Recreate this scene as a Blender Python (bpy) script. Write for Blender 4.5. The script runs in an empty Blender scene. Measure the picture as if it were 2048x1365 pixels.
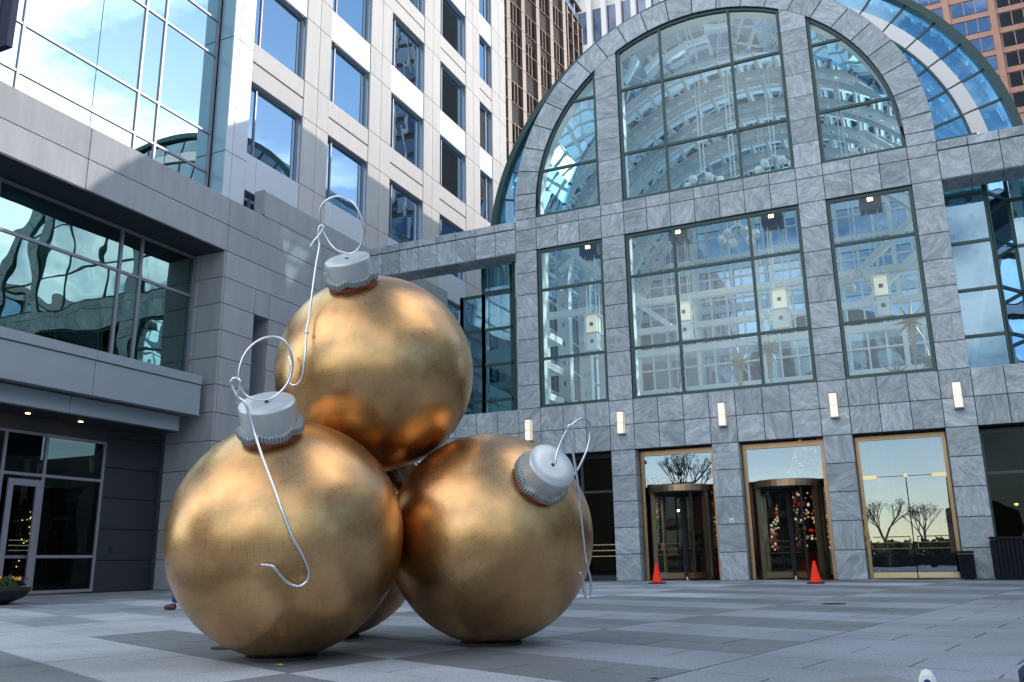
import bpy, math, random
from mathutils import Vector, Matrix
random.seed(7)
rnd = random.Random(11)
sc = bpy.context.scene
T = 0.8                      # one facade tile in metres; all builder numbers below are in tiles
R_ = math.radians
PI = math.pi

# ------------------------------------------------------------------ camera, sky, sun, exposure
cam_d = bpy.data.cameras.new('camera')
cam = bpy.data.objects.new('camera', cam_d)
sc.collection.objects.link(cam)
sc.camera = cam
cam_d.sensor_width = 36.0
cam_d.lens = 1732.5 / 2048 * 36.0
cam_d.clip_start = 0.1
cam_d.clip_end = 3000
yaw, pitch, roll = -.428, .249, -.016
w = Vector((math.sin(yaw)*math.cos(pitch), math.cos(yaw)*math.cos(pitch), math.sin(pitch)))
r0 = Vector((math.cos(yaw), -math.sin(yaw), 0))
u0 = r0.cross(w)
cr = r0*math.cos(roll) + u0*math.sin(roll)
cu = -r0*math.sin(roll) + u0*math.cos(roll)
m = Matrix((cr, cu, -w)).transposed().to_4x4()
m.translation = Vector((14.80, -32.98, .8)) * T
cam.matrix_world = m

SUN = Vector((1.28, 1.0, .74)).normalized()
EL = math.asin(SUN.z)
AZ = math.atan2(SUN.x, SUN.y)
CLOUD_OFFSET = (5.6, 2.9, 6.1)
world = bpy.data.worlds.new('World')
sc.world = world
world.use_nodes = True
nt = world.node_tree
nt.nodes.clear()
out = nt.nodes.new('ShaderNodeOutputWorld')
bg = nt.nodes.new('ShaderNodeBackground')
bg.inputs['Strength'].default_value = .15
sky = nt.nodes.new('ShaderNodeTexSky')
sky.sky_type = 'NISHITA'
sky.sun_disc = False
sky.sun_elevation = EL
sky.sun_rotation = AZ
sky.air_density = 1.0
sky.dust_density = .1
sky.ozone_density = 1.0
tc = nt.nodes.new('ShaderNodeTexCoord')
sep = nt.nodes.new('ShaderNodeSeparateXYZ')
nt.links.new(tc.outputs['Generated'], sep.inputs[0])
zz = nt.nodes.new('ShaderNodeMath'); zz.operation = 'ADD'; zz.inputs[1].default_value = .22
mz = nt.nodes.new('ShaderNodeMath'); mz.operation = 'MAXIMUM'; mz.inputs[1].default_value = 0.0
nt.links.new(sep.outputs['Z'], mz.inputs[0]); nt.links.new(mz.outputs[0], zz.inputs[0])
div = nt.nodes.new('ShaderNodeVectorMath'); div.operation = 'DIVIDE'
comb = nt.nodes.new('ShaderNodeCombineXYZ')
for i in range(3):
    nt.links.new(zz.outputs[0], comb.inputs[i])
nt.links.new(tc.outputs['Generated'], div.inputs[0]); nt.links.new(comb.outputs[0], div.inputs[1])
nz = nt.nodes.new('ShaderNodeTexNoise'); nz.inputs['Scale'].default_value = 1.15; nz.inputs['Detail'].default_value = 7
nz.inputs['Roughness'].default_value = .58; nz.inputs['Distortion'].default_value = .35
cmap = nt.nodes.new('ShaderNodeMapping'); cmap.inputs['Location'].default_value = CLOUD_OFFSET
nt.links.new(div.outputs[0], cmap.inputs['Vector']); nt.links.new(cmap.outputs[0], nz.inputs['Vector'])
cr_ = nt.nodes.new('ShaderNodeValToRGB')
cr_.color_ramp.elements[0].position = .455; cr_.color_ramp.elements[0].color = (0, 0, 0, 1)
cr_.color_ramp.elements[1].position = .66; cr_.color_ramp.elements[1].color = (.8, .8, .8, 1)
nt.links.new(nz.outputs['Fac'], cr_.inputs[0])
mixc = nt.nodes.new('ShaderNodeMix'); mixc.data_type = 'RGBA'
hz_ = nt.nodes.new('ShaderNodeMapRange'); hz_.inputs['From Min'].default_value = .03; hz_.inputs['From Max'].default_value = .30
hz_.inputs['To Min'].default_value = .03; hz_.inputs['To Max'].default_value = 1.0
nt.links.new(sep.outputs['Z'], hz_.inputs['Value'])
fm_ = nt.nodes.new('ShaderNodeMath'); fm_.operation = 'MULTIPLY'
nt.links.new(cr_.outputs[0], fm_.inputs[0]); nt.links.new(hz_.outputs[0], fm_.inputs[1])
nt.links.new(fm_.outputs[0], mixc.inputs['Factor'])
nt.links.new(sky.outputs[0], mixc.inputs[6])
mixc.inputs[7].default_value = (18.6, 18.4, 18.2, 1)
nt.links.new(mixc.outputs[2], bg.inputs['Color'])
nt.links.new(bg.outputs[0], out.inputs[0])

sun_d = bpy.data.lights.new('sun', 'SUN')
sun_d.energy = 2.0
sun_d.angle = R_(.6)
sun_d.color = (1.0, .90, .80)
sun = bpy.data.objects.new('sun', sun_d)
sc.collection.objects.link(sun)
sun.rotation_euler = SUN.to_track_quat('Z', 'Y').to_euler()
sc.view_settings.view_transform = 'Standard'
sc.view_settings.look = 'None'
sc.view_settings.gamma = 1
sc.view_settings.use_curve_mapping = False
sc.view_settings.exposure = 0.85
try:
    sc.cycles.max_bounces = 8
    sc.cycles.transparent_max_bounces = 24
    sc.cycles.glossy_bounces = 5
    sc.cycles.diffuse_bounces = 4
    sc.cycles.caustics_reflective = True
    sc.cycles.sample_clamp_indirect = 6
    sc.cycles.use_denoising = True
except Exception:
    pass

# ------------------------------------------------------------------ materials
def new_mat(name):
    mt = bpy.data.materials.new(name); mt.use_nodes = True
    n = mt.node_tree; n.nodes.clear()
    o = n.nodes.new('ShaderNodeOutputMaterial')
    return mt, n, o
def N(n, t, **kw):
    x = n.nodes.new(t)
    for k, v in kw.items():
        if hasattr(x, k): setattr(x, k, v)
        else: x.inputs[k].default_value = v
    return x
def simple(name, col, rough=.5, metal=0, noise=0, nscale=6, bump=0, bscale=60, emit=None, estr=0, spec=.5, rand=0, stretch=(1, 1, 1)):
    mt, n, o = new_mat(name)
    b = N(n, 'ShaderNodeBsdfPrincipled')
    b.inputs['Base Color'].default_value = (*col, 1); b.inputs['Roughness'].default_value = rough
    b.inputs['Metallic'].default_value = metal; b.inputs['Specular IOR Level'].default_value = spec
    n.links.new(b.outputs[0], o.inputs[0])
    if emit:
        b.inputs['Emission Color'].default_value = (*emit, 1); b.inputs['Emission Strength'].default_value = estr
    src = None
    if noise or bump or rand:
        t = N(n, 'ShaderNodeTexCoord'); mp = N(n, 'ShaderNodeMapping'); mp.inputs['Scale'].default_value = stretch
        oi = N(n, 'ShaderNodeObjectInfo')
        ml = N(n, 'ShaderNodeMath', operation='MULTIPLY'); ml.inputs[1].default_value = 57.0
        n.links.new(oi.outputs['Random'], ml.inputs[0])
        n.links.new(t.outputs['Object'], mp.inputs['Vector']); n.links.new(ml.outputs[0], mp.inputs['Location'])
    if noise or rand:
        tx = N(n, 'ShaderNodeTexNoise'); tx.inputs['Scale'].default_value = nscale; tx.inputs['Detail'].default_value = 6; tx.inputs['Roughness'].default_value = .6
        n.links.new(mp.outputs[0], tx.inputs['Vector'])
        hs = N(n, 'ShaderNodeHueSaturation'); hs.inputs['Color'].default_value = (*col, 1)
        mr = N(n, 'ShaderNodeMapRange'); mr.inputs['From Min'].default_value = .25; mr.inputs['From Max'].default_value = .75
        mr.inputs['To Min'].default_value = 1-noise; mr.inputs['To Max'].default_value = 1+noise
        n.links.new(tx.outputs['Fac'], mr.inputs['Value'])
        if rand:
            r2 = N(n, 'ShaderNodeMapRange'); r2.inputs['To Min'].default_value = 1-rand; r2.inputs['To Max'].default_value = 1+rand
            n.links.new(oi.outputs['Random'], r2.inputs['Value'])
            mm = N(n, 'ShaderNodeMath', operation='MULTIPLY')
            n.links.new(mr.outputs[0], mm.inputs[0]); n.links.new(r2.outputs[0], mm.inputs[1]); n.links.new(mm.outputs[0], hs.inputs['Value'])
        else:
            n.links.new(mr.outputs[0], hs.inputs['Value'])
        n.links.new(hs.outputs[0], b.inputs['Base Color'])
    if bump:
        t2 = N(n, 'ShaderNodeTexNoise'); t2.inputs['Scale'].default_value = bscale; t2.inputs['Detail'].default_value = 4
        n.links.new(mp.outputs[0], t2.inputs['Vector'])
        bp = N(n, 'ShaderNodeBump'); bp.inputs['Strength'].default_value = bump; bp.inputs['Distance'].default_value = .02
        n.links.new(t2.outputs['Fac'], bp.inputs['Height']); n.links.new(bp.outputs[0], b.inputs['Normal'])
    return mt
def granite(name, base, light, dark, rough=.38):
    mt, n, o = new_mat(name)
    b = N(n, 'ShaderNodeBsdfPrincipled'); b.inputs['Roughness'].default_value = rough; b.inputs['Specular IOR Level'].default_value = .45
    n.links.new(b.outputs[0], o.inputs[0])
    t = N(n, 'ShaderNodeTexCoord'); oi = N(n, 'ShaderNodeObjectInfo')
    ml = N(n, 'ShaderNodeMath', operation='MULTIPLY'); ml.inputs[1].default_value = 91.0
    n.links.new(oi.outputs['Random'], ml.inputs[0])
    rot = N(n, 'ShaderNodeVectorRotate', rotation_type='Y_AXIS')
    a2 = N(n, 'ShaderNodeMath', operation='MULTIPLY'); a2.inputs[1].default_value = 41.0
    n.links.new(oi.outputs['Random'], a2.inputs[0]); n.links.new(a2.outputs[0], rot.inputs['Angle'])
    n.links.new(t.outputs['Object'], rot.inputs['Vector'])
    sc1 = N(n, 'ShaderNodeMath', operation='MULTIPLY'); sc1.inputs[1].default_value = 17.3; n.links.new(oi.outputs['Random'], sc1.inputs[0])
    sc2 = N(n, 'ShaderNodeMath', operation='FRACT'); n.links.new(sc1.outputs[0], sc2.inputs[0])
    sc3 = N(n, 'ShaderNodeMapRange'); sc3.inputs['To Min'].default_value = .55; sc3.inputs['To Max'].default_value = 1.35; n.links.new(sc2.outputs[0], sc3.inputs['Value'])
    scv = N(n, 'ShaderNodeVectorMath', operation='SCALE'); n.links.new(rot.outputs[0], scv.inputs[0]); n.links.new(sc3.outputs[0], scv.inputs['Scale'])
    mp = N(n, 'ShaderNodeMapping'); mp.inputs['Scale'].default_value = (1, 1, 2.8)
    n.links.new(scv.outputs[0], mp.inputs['Vector']); n.links.new(ml.outputs[0], mp.inputs['Location'])
    v1 = N(n, 'ShaderNodeTexNoise'); v1.inputs['Scale'].default_value = 1.15; v1.inputs['Detail'].default_value = 10; v1.inputs['Distortion'].default_value = 2.3; v1.inputs['Roughness'].default_value = .63
    n.links.new(mp.outputs[0], v1.inputs['Vector'])
    v2 = N(n, 'ShaderNodeTexNoise'); v2.inputs['Scale'].default_value = .75; v2.inputs['Detail'].default_value = 5; v2.inputs['Distortion'].default_value = 2.4; v2.inputs['Roughness'].default_value = .55
    n.links.new(mp.outputs[0], v2.inputs['Vector'])
    c1 = N(n, 'ShaderNodeValToRGB')
    c1.color_ramp.elements[0].position = .30; c1.color_ramp.elements[0].color = (*dark, 1)
    c1.color_ramp.elements[1].position = .72; c1.color_ramp.elements[1].color = (*light, 1)
    e = c1.color_ramp.elements.new(.5); e.color = (*base, 1)
    n.links.new(v1.outputs['Fac'], c1.inputs[0])
    c2 = N(n, 'ShaderNodeValToRGB')
    c2.color_ramp.elements[0].position = .455; c2.color_ramp.elements[0].color = (1, 1, 1, 1)
    c2.color_ramp.elements[1].position = .53; c2.color_ramp.elements[1].color = (.96, .96, .97, 1)
    e = c2.color_ramp.elements.new(.485); e.color = (1.30, 1.29, 1.27, 1)
    e = c2.color_ramp.elements.new(.60); e.color = (.80, .81, .83, 1)
    e = c2.color_ramp.elements.new(.66); e.color = (1.0, 1.0, 1.0, 1)
    n.links.new(v2.outputs['Fac'], c2.inputs[0])
    v3 = N(n, 'ShaderNodeTexNoise'); v3.inputs['Scale'].default_value = 70; v3.inputs['Detail'].default_value = 2; n.links.new(t.outputs['Object'], v3.inputs['Vector'])
    c3 = N(n, 'ShaderNodeMapRange'); c3.inputs['From Min'].default_value = .3; c3.inputs['From Max'].default_value = .7; c3.inputs['To Min'].default_value = .9; c3.inputs['To Max'].default_value = 1.1
    n.links.new(v3.outputs['Fac'], c3.inputs['Value'])
    mx = N(n, 'ShaderNodeMix', data_type='RGBA', blend_type='MULTIPLY'); mx.inputs['Factor'].default_value = .8
    n.links.new(c1.outputs[0], mx.inputs[6]); n.links.new(c2.outputs[0], mx.inputs[7])
    mg = N(n, 'ShaderNodeVectorMath', operation='SCALE'); n.links.new(mx.outputs[2], mg.inputs[0]); n.links.new(c3.outputs[0], mg.inputs['Scale'])
    hs = N(n, 'ShaderNodeHueSaturation'); r2 = N(n, 'ShaderNodeMapRange'); r2.inputs['To Min'].default_value = .84; r2.inputs['To Max'].default_value = 1.16
    n.links.new(oi.outputs['Random'], r2.inputs['Value']); n.links.new(r2.outputs[0], hs.inputs['Value']); n.links.new(mg.outputs[0], hs.inputs['Color'])
    n.links.new(hs.outputs[0], b.inputs['Base Color'])
    return mt
def glass(name, refl=.3, tint=(.75, .9, .88), gtint=(1, 1, 1), warp=0, wscale=.5, ior=1.5, rough=0.0):
    mt, n, o = new_mat(name)
    tr = N(n, 'ShaderNodeBsdfTransparent'); tr.inputs[0].default_value = (*tint, 1)
    gl = N(n, 'ShaderNodeBsdfGlossy'); gl.inputs['Color'].default_value = (*gtint, 1); gl.inputs['Roughness'].default_value = rough
    lw = N(n, 'ShaderNodeFresnel'); lw.inputs['IOR'].default_value = ior
    ad = N(n, 'ShaderNodeMath', operation='ADD', use_clamp=True); ad.inputs[1].default_value = refl
    n.links.new(lw.outputs[0], ad.inputs[0])
    mx = N(n, 'ShaderNodeMixShader')
    n.links.new(ad.outputs[0], mx.inputs[0]); n.links.new(tr.outputs[0], mx.inputs[1]); n.links.new(gl.outputs[0], mx.inputs[2])
    n.links.new(mx.outputs[0], o.inputs[0])
    if warp:
        t = N(n, 'ShaderNodeTexCoord'); oi = N(n, 'ShaderNodeObjectInfo'); mp = N(n, 'ShaderNodeMapping')
        ml = N(n, 'ShaderNodeMath', operation='MULTIPLY'); ml.inputs[1].default_value = 33.0
        n.links.new(oi.outputs['Random'], ml.inputs[0]); n.links.new(ml.outputs[0], mp.inputs['Location'])
        n.links.new(t.outputs['Object'], mp.inputs['Vector'])
        tx = N(n, 'ShaderNodeTexNoise'); tx.inputs['Scale'].default_value = wscale; tx.inputs['Detail'].default_value = 1.5
        n.links.new(mp.outputs[0], tx.inputs['Vector'])
        bp = N(n, 'ShaderNodeBump'); bp.inputs['Strength'].default_value = 1; bp.inputs['Distance'].default_value = warp
        n.links.new(tx.outputs['Fac'], bp.inputs['Height']); n.links.new(bp.outputs[0], gl.inputs['Normal'])
    return mt
def gold_mat():
    mt, n, o = new_mat('gold_leaf')
    b = N(n, 'ShaderNodeBsdfPrincipled'); b.inputs['Metallic'].default_value = 1.0
    n.links.new(b.outputs[0], o.inputs[0])
    t = N(n, 'ShaderNodeTexCoord')
    # latitude / longitude leaf squares
    sp = N(n, 'ShaderNodeSeparateXYZ'); n.links.new(t.outputs['Object'], sp.inputs[0])
    at = N(n, 'ShaderNodeMath', operation='ARCTAN2'); n.links.new(sp.outputs['X'], at.inputs[0]); n.links.new(sp.outputs['Y'], at.inputs[1])
    nm = N(n, 'ShaderNodeVectorMath', operation='NORMALIZE'); n.links.new(t.outputs['Object'], nm.inputs[0])
    sp2 = N(n, 'ShaderNodeSeparateXYZ'); n.links.new(nm.outputs[0], sp2.inputs[0])
    ac = N(n, 'ShaderNodeMath', operation='ARCSINE'); n.links.new(sp2.outputs['Z'], ac.inputs[0])
    cb = N(n, 'ShaderNodeCombineXYZ'); n.links.new(at.outputs[0], cb.inputs[0]); n.links.new(ac.outputs[0], cb.inputs[1])
    br = N(n, 'ShaderNodeTexBrick'); br.inputs['Scale'].default_value = 5.2; br.inputs['Mortar Size'].default_value = .006; br.inputs['Mortar Smooth'].default_value = .6
    br.inputs['Color1'].default_value = (.9, .9, .9, 1); br.inputs['Color2'].default_value = (1.06, 1.06, 1.06, 1); br.inputs['Mortar'].default_value = (.74, .72, .7, 1)
    br.inputs['Brick Width'].default_value = .62; br.inputs['Row Height'].default_value = .5
    wn = N(n, 'ShaderNodeTexNoise'); wn.inputs['Scale'].default_value = 3.0; wn.inputs['Detail'].default_value = 5
    n.links.new(t.outputs['Object'], wn.inputs['Vector'])
    wm = N(n, 'ShaderNodeVectorMath', operation='MULTIPLY_ADD'); wm.inputs[1].default_value = (.06, .06, 0)
    n.links.new(wn.outputs['Color'], wm.inputs[0]); n.links.new(cb.outputs[0], wm.inputs[2]); n.links.new(wm.outputs[0], br.inputs['Vector'])
    n1 = N(n, 'ShaderNodeTexNoise'); n1.inputs['Scale'].default_value = 2.2; n1.inputs['Detail'].default_value = 6; n1.inputs['Roughness'].default_value = .5
    n.links.new(t.outputs['Object'], n1.inputs['Vector'])
    cr1 = N(n, 'ShaderNodeValToRGB')
    cr1.color_ramp.elements[0].position = .2; cr1.color_ramp.elements[0].color = (.47, .255, .105, 1)
    cr1.color_ramp.elements[1].position = .8; cr1.color_ramp.elements[1].color = (.75, .46, .22, 1)
    n.links.new(n1.outputs['Fac'], cr1.inputs[0])
    mx = N(n, 'ShaderNodeMix', data_type='RGBA', blend_type='MULTIPLY'); mx.inputs['Factor'].default_value = .62
    n.links.new(cr1.outputs[0], mx.inputs[6]); n.links.new(br.outputs['Color'], mx.inputs[7])
    # brushed streaks both ways
    mp = N(n, 'ShaderNodeMapping'); mp.inputs['Scale'].default_value = (4, 60, 1); n.links.new(cb.outputs[0], mp.inputs['Vector'])
    s1 = N(n, 'ShaderNodeTexNoise'); s1.inputs['Scale'].default_value = 1.5; s1.inputs['Detail'].default_value = 5; n.links.new(mp.outputs[0], s1.inputs['Vector'])
    mp2 = N(n, 'ShaderNodeMapping'); mp2.inputs['Scale'].default_value = (70, 5, 1); n.links.new(cb.outputs[0], mp2.inputs['Vector'])
    s2 = N(n, 'ShaderNodeTexNoise'); s2.inputs['Scale'].default_value = 1.5; s2.inputs['Detail'].default_value = 5; n.links.new(mp2.outputs[0], s2.inputs['Vector'])
    ad = N(n, 'ShaderNodeMath', operation='ADD'); n.links.new(s1.outputs['Fac'], ad.inputs[0]); n.links.new(s2.outputs['Fac'], ad.inputs[1])
    ms = N(n, 'ShaderNodeMapRange'); ms.inputs['From Min'].default_value = .7; ms.inputs['From Max'].default_value = 1.3; ms.inputs['To Min'].default_value = .93; ms.inputs['To Max'].default_value = 1.07
    n.links.new(ad.outputs[0], ms.inputs['Value'])
    n4 = N(n, 'ShaderNodeTexNoise'); n4.inputs['Scale'].default_value = 26; n4.inputs['Detail'].default_value = 6; n.links.new(t.outputs['Object'], n4.inputs['Vector'])
    m4 = N(n, 'ShaderNodeMapRange'); m4.inputs['From Min'].default_value = .30; m4.inputs['From Max'].default_value = .42; m4.inputs['To Min'].default_value = .90; m4.inputs['To Max'].default_value = 1.0
    n.links.new(n4.outputs['Fac'], m4.inputs['Value'])
    m5 = N(n, 'ShaderNodeMath', operation='MULTIPLY'); n.links.new(ms.outputs[0], m5.inputs[0]); n.links.new(m4.outputs[0], m5.inputs[1])
    vs_ = N(n, 'ShaderNodeVectorMath', operation='SCALE'); n.links.new(mx.outputs[2], vs_.inputs[0]); n.links.new(m5.outputs[0], vs_.inputs['Scale'])
    n.links.new(vs_.outputs[0], b.inputs['Base Color'])
    mr = N(n, 'ShaderNodeMapRange'); mr.inputs['From Min'].default_value = .7; mr.inputs['From Max'].default_value = 1.3; mr.inputs['To Min'].default_value = .25; mr.inputs['To Max'].default_value = .37
    n.links.new(ad.outputs[0], mr.inputs['Value']); n.links.new(mr.outputs[0], b.inputs['Roughness'])
    bp = N(n, 'ShaderNodeBump'); bp.inputs['Strength'].default_value = .06; bp.inputs['Distance'].default_value = .002
    n.links.new(ad.outputs[0], bp.inputs['Height'])
    bp2 = N(n, 'ShaderNodeBump'); bp2.inputs['Strength'].default_value = .16; bp2.inputs['Distance'].default_value = .02
    n2 = N(n, 'ShaderNodeTexNoise'); n2.inputs['Scale'].default_value = 3.5; n2.inputs['Detail'].default_value = 2; n.links.new(t.outputs['Object'], n2.inputs['Vector'])
    n.links.new(n2.outputs['Fac'], bp2.inputs['Height']); n.links.new(bp.outputs[0], bp2.inputs['Normal']); n.links.new(bp2.outputs[0], b.inputs['Normal'])
    return mt
M = {}
M['granite'] = granite('grey_veined_granite', (.355, .40, .435), (.50, .54, .57), (.235, .275, .31))
M['grout'] = simple('dark_joint', (.05, .055, .065), .9)
M['green'] = simple('green_painted_frame', (.012, .055, .052), .35, noise=.1)
M['bronze'] = simple('bronze_frame', (.33, .22, .13), .34, 1, noise=.12, nscale=3)
M['brass'] = simple('brass_bar', (.62, .5, .3), .25, 1)
M['stone'] = simple('grey_beige_stone', (.31, .32, .34), .75, noise=.14, nscale=1.6, stretch=(1.6, 1.6, .35), bump=.25, bscale=90, rand=.05)
M['stone_light'] = simple('pale_precast', (.48, .46, .45), .8, noise=.07, nscale=2.0, stretch=(1.6, 1.6, .3), bump=.12, bscale=80, rand=.03)
M['metal_white'] = simple('white_metal_panel', (.56, .59, .64), .35, 0, noise=.03, nscale=1, rand=.02)
M['metal_blue'] = simple('brushed_metal_fin', (.55, .60, .66), .25, .85, noise=.03, nscale=1)
M['metal_grey'] = simple('grey_metal_panel', (.30, .335, .375), .42, .3, noise=.05, nscale=1.5, rand=.03)
M['mullion'] = simple('aluminium_mullion', (.24, .24, .28), .45, .3)
M['fin_side'] = simple('blue_grey_metal_side', (.27, .40, .49), .35, .25, noise=.04, nscale=1)
M['stone_dark'] = simple('dark_shaded_granite', (.02, .024, .03), .5, noise=.12, nscale=3, rand=.05)  # albedo lowered to carry the canopy's shade on the lobby wall
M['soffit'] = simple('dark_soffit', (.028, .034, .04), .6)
M['dark'] = simple('dark_interior', (.012, .014, .016), .9)
M['mirror'] = glass('mirror_window', .62, (.10, .16, .18), (.42, .60, .74), .006, .6)
M['mirror_warp'] = glass('wavy_green_window', .46, (.10, .2, .19), (.40, .60, .56), .02, .55)
M['curtain'] = glass('blue_curtain_glass', .74, (.1, .2, .22), (.66, .86, .88), .004, .5)
M['clear'] = glass('clear_window', .012, (.93, .98, .98), (.9, .97, 1), .004, .6, 1.3)
M['door_glass'] = glass('door_glass', .24, (.62, .68, .66), (.76, .79, .90), .002, .5)
M['lobby_glass'] = glass('lobby_glass', .02, (.4, .46, .46), (.9, 1, 1), .012, .7)
M['vault_glass'] = glass('vault_blue_glass', .02, (.68, .87, .94), (.75, .92, 1), .01, .5, 1.35)
M['gable_glass'] = glass('gable_blue_glass', .22, (.42, .72, .88), (.6, .85, 1), .01, .5, 1.4)
M['dark_glazing'] = glass('dark_lobby_glazing', 0.0, (.30, .35, .36), (.40, .47, .47), .008, .7, 1.4)
M['bay_glass'] = glass('bay_glass', .12, (.50, .70, .76), (.55, .70, .82), .01, .6)
M['white'] = simple('white_painted_steel', (.84, .86, .86), .5, noise=.03)
M['white_glow'] = simple('lantern_panel', (.75, .77, .7), .5, emit=(1, .88, .58), estr=.2)
M['lamp_warm'] = simple('warm_lamp', (1, .7, .4), .5, emit=(1, .55, .2), estr=9)
M['sconce'] = simple('sconce_glass', (.72, .69, .62), .4, emit=(1, .88, .70), estr=.34)
M['chrome'] = simple('galvanised_wire', (.74, .77, .82), .24, 1)
M['cap'] = simple('silver_painted_cap', (.54, .57, .58), .38, .5, noise=.07, nscale=5, bump=.06, bscale=14)
M['collar'] = simple('grey_painted_collar', (.30, .34, .345), .42, .35, noise=.1, nscale=5)
M['seal'] = simple('red_brown_seal', (.24, .055, .035), .7, noise=.3, nscale=9)
M['gold'] = gold_mat()
M['cone'] = simple('orange_red_cone', (1.0, .045, .018), .6, spec=.15, emit=(1, .03, .02), estr=0.0, noise=.06)
M['rubber'] = simple('black_rubber', (.015, .015, .017), .7)
M['bin'] = simple('black_metal_bin', (.008, .010, .016), .7, spec=.2)
def paver(name, col, spk):
    mt, n, o = new_mat(name)
    b = N(n, 'ShaderNodeBsdfPrincipled'); b.inputs['Roughness'].default_value = .62; b.inputs['Specular IOR Level'].default_value = .4
    n.links.new(b.outputs[0], o.inputs[0])
    ge = N(n, 'ShaderNodeNewGeometry')
    a = N(n, 'ShaderNodeTexNoise'); a.inputs['Scale'].default_value = 60; a.inputs['Detail'].default_value = 3; n.links.new(ge.outputs['Position'], a.inputs['Vector'])
    c = N(n, 'ShaderNodeTexNoise'); c.inputs['Scale'].default_value = .8; c.inputs['Detail'].default_value = 6; n.links.new(ge.outputs['Position'], c.inputs['Vector'])
    ri = N(n, 'ShaderNodeMapRange'); ri.inputs['From Min'].default_value = .3; ri.inputs['From Max'].default_value = .7; ri.inputs['To Min'].default_value = 1-spk; ri.inputs['To Max'].default_value = 1+spk
    n.links.new(a.outputs['Fac'], ri.inputs['Value'])
    rj = N(n, 'ShaderNodeMapRange'); rj.inputs['From Min'].default_value = .3; rj.inputs['From Max'].default_value = .7; rj.inputs['To Min'].default_value = .80; rj.inputs['To Max'].default_value = 1.14
    n.links.new(c.outputs['Fac'], rj.inputs['Value'])
    rp = N(n, 'ShaderNodeMapRange'); rp.inputs['To Min'].default_value = .90; rp.inputs['To Max'].default_value = 1.1
    n.links.new(ge.outputs['Random Per Island'], rp.inputs['Value'])
    vo = N(n, 'ShaderNodeTexVoronoi'); vo.inputs['Scale'].default_value = 2.3; vo.inputs['Randomness'].default_value = 1; n.links.new(ge.outputs['Position'], vo.inputs['Vector'])
    vm = N(n, 'ShaderNodeMapRange'); vm.inputs['From Min'].default_value = .035; vm.inputs['From Max'].default_value = .06; vm.inputs['To Min'].default_value = .72; vm.inputs['To Max'].default_value = 1.0
    n.links.new(vo.outputs['Distance'], vm.inputs['Value'])
    st = N(n, 'ShaderNodeTexNoise'); st.inputs['Scale'].default_value = .35; st.inputs['Detail'].default_value = 8; st.inputs['Roughness'].default_value = .7; n.links.new(ge.outputs['Position'], st.inputs['Vector'])
    sm = N(n, 'ShaderNodeMapRange'); sm.inputs['From Min'].default_value = .35; sm.inputs['From Max'].default_value = .62; sm.inputs['To Min'].default_value = .86; sm.inputs['To Max'].default_value = 1.05
    n.links.new(st.outputs['Fac'], sm.inputs['Value'])
    m0 = N(n, 'ShaderNodeMath', operation='MULTIPLY'); n.links.new(rj.outputs[0], m0.inputs[0]); n.links.new(vm.outputs[0], m0.inputs[1])
    m00 = N(n, 'ShaderNodeMath', operation='MULTIPLY'); n.links.new(m0.outputs[0], m00.inputs[0]); n.links.new(sm.outputs[0], m00.inputs[1])
    m1 = N(n, 'ShaderNodeMath', operation='MULTIPLY'); n.links.new(ri.outputs[0], m1.inputs[0]); n.links.new(m00.outputs[0], m1.inputs[1])
    m2 = N(n, 'ShaderNodeMath', operation='MULTIPLY'); n.links.new(m1.outputs[0], m2.inputs[0]); n.links.new(rp.outputs[0], m2.inputs[1])
    hs = N(n, 'ShaderNodeHueSaturation'); hs.inputs['Color'].default_value = (*col, 1); n.links.new(m2.outputs[0], hs.inputs['Value'])
    n.links.new(hs.outputs[0], b.inputs['Base Color'])
    bp = N(n, 'ShaderNodeBump'); bp.inputs['Strength'].default_value = .25; bp.inputs['Distance'].default_value = .01; n.links.new(a.outputs['Fac'], bp.inputs['Height']); n.links.new(bp.outputs[0], b.inputs['Normal'])
    return mt
M['pave_l'] = paver('paver_light_granite', (.41, .45, .495), .3)
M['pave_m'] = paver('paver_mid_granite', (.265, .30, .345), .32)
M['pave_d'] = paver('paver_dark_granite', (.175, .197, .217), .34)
M['pave_j'] = simple('paver_joint', (.19, .205, .22), .95)
M['bark'] = simple('bark', (.06, .045, .035), .9, noise=.3)
M['leaf'] = simple('dry_leaves', (.05, .055, .025), .8, noise=.4)
M['hedge'] = simple('hedge_leaves', (.03, .06, .02), .8, noise=.4)
M['star'] = simple('pale_gold_star', (.42, .37, .28), .5, .2)
M['soil'] = simple('soil', (.03, .022, .015), 1)
M['yellow'] = simple('yellow_petal', (.85, .5, .02), .6)
M['violet'] = simple('violet_petal', (.12, .02, .12), .6)
M['brown_stone'] = simple('brown_granite', (.125, .088, .07), .5, noise=.1, nscale=.6, rand=.06)  # albedo lowered to stand for shade from a neighbouring building
M['brown_dark'] = simple('grey_spandrel', (.085, .075, .07), .9, spec=.1, noise=.15, nscale=.5)
M['dark_glass'] = glass('dark_tower_glass', .22, (.02, .03, .04), (.6, .7, .9), .02, .3)
M['gold_line'] = simple('gold_line', (.24, .165, .11), .5, .2)
M['white_fin'] = simple('white_fin', (.82, .78, .76), .7, noise=.02)
M['orange'] = simple('orange_granite', (.56, .33, .26), .6, noise=.1, nscale=.5)
M['orange_glass'] = glass('blue_tower_glass', .6, (.1, .15, .2), (.38, .54, .74), .02, .2)
M['beige'] = simple('beige_wall', (.26, .22, .18), .8, noise=.05)
M['skin'] = simple('skin', (.5, .3, .22), .6)
M['jeans'] = simple('blue_denim', (.03, .075, .13), .85, noise=.15, nscale=30)
M['jacket'] = simple('dark_jacket', (.03, .035, .045), .85, noise=.1)
M['leather'] = simple('brown_leather', (.09, .035, .022), .5)
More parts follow.
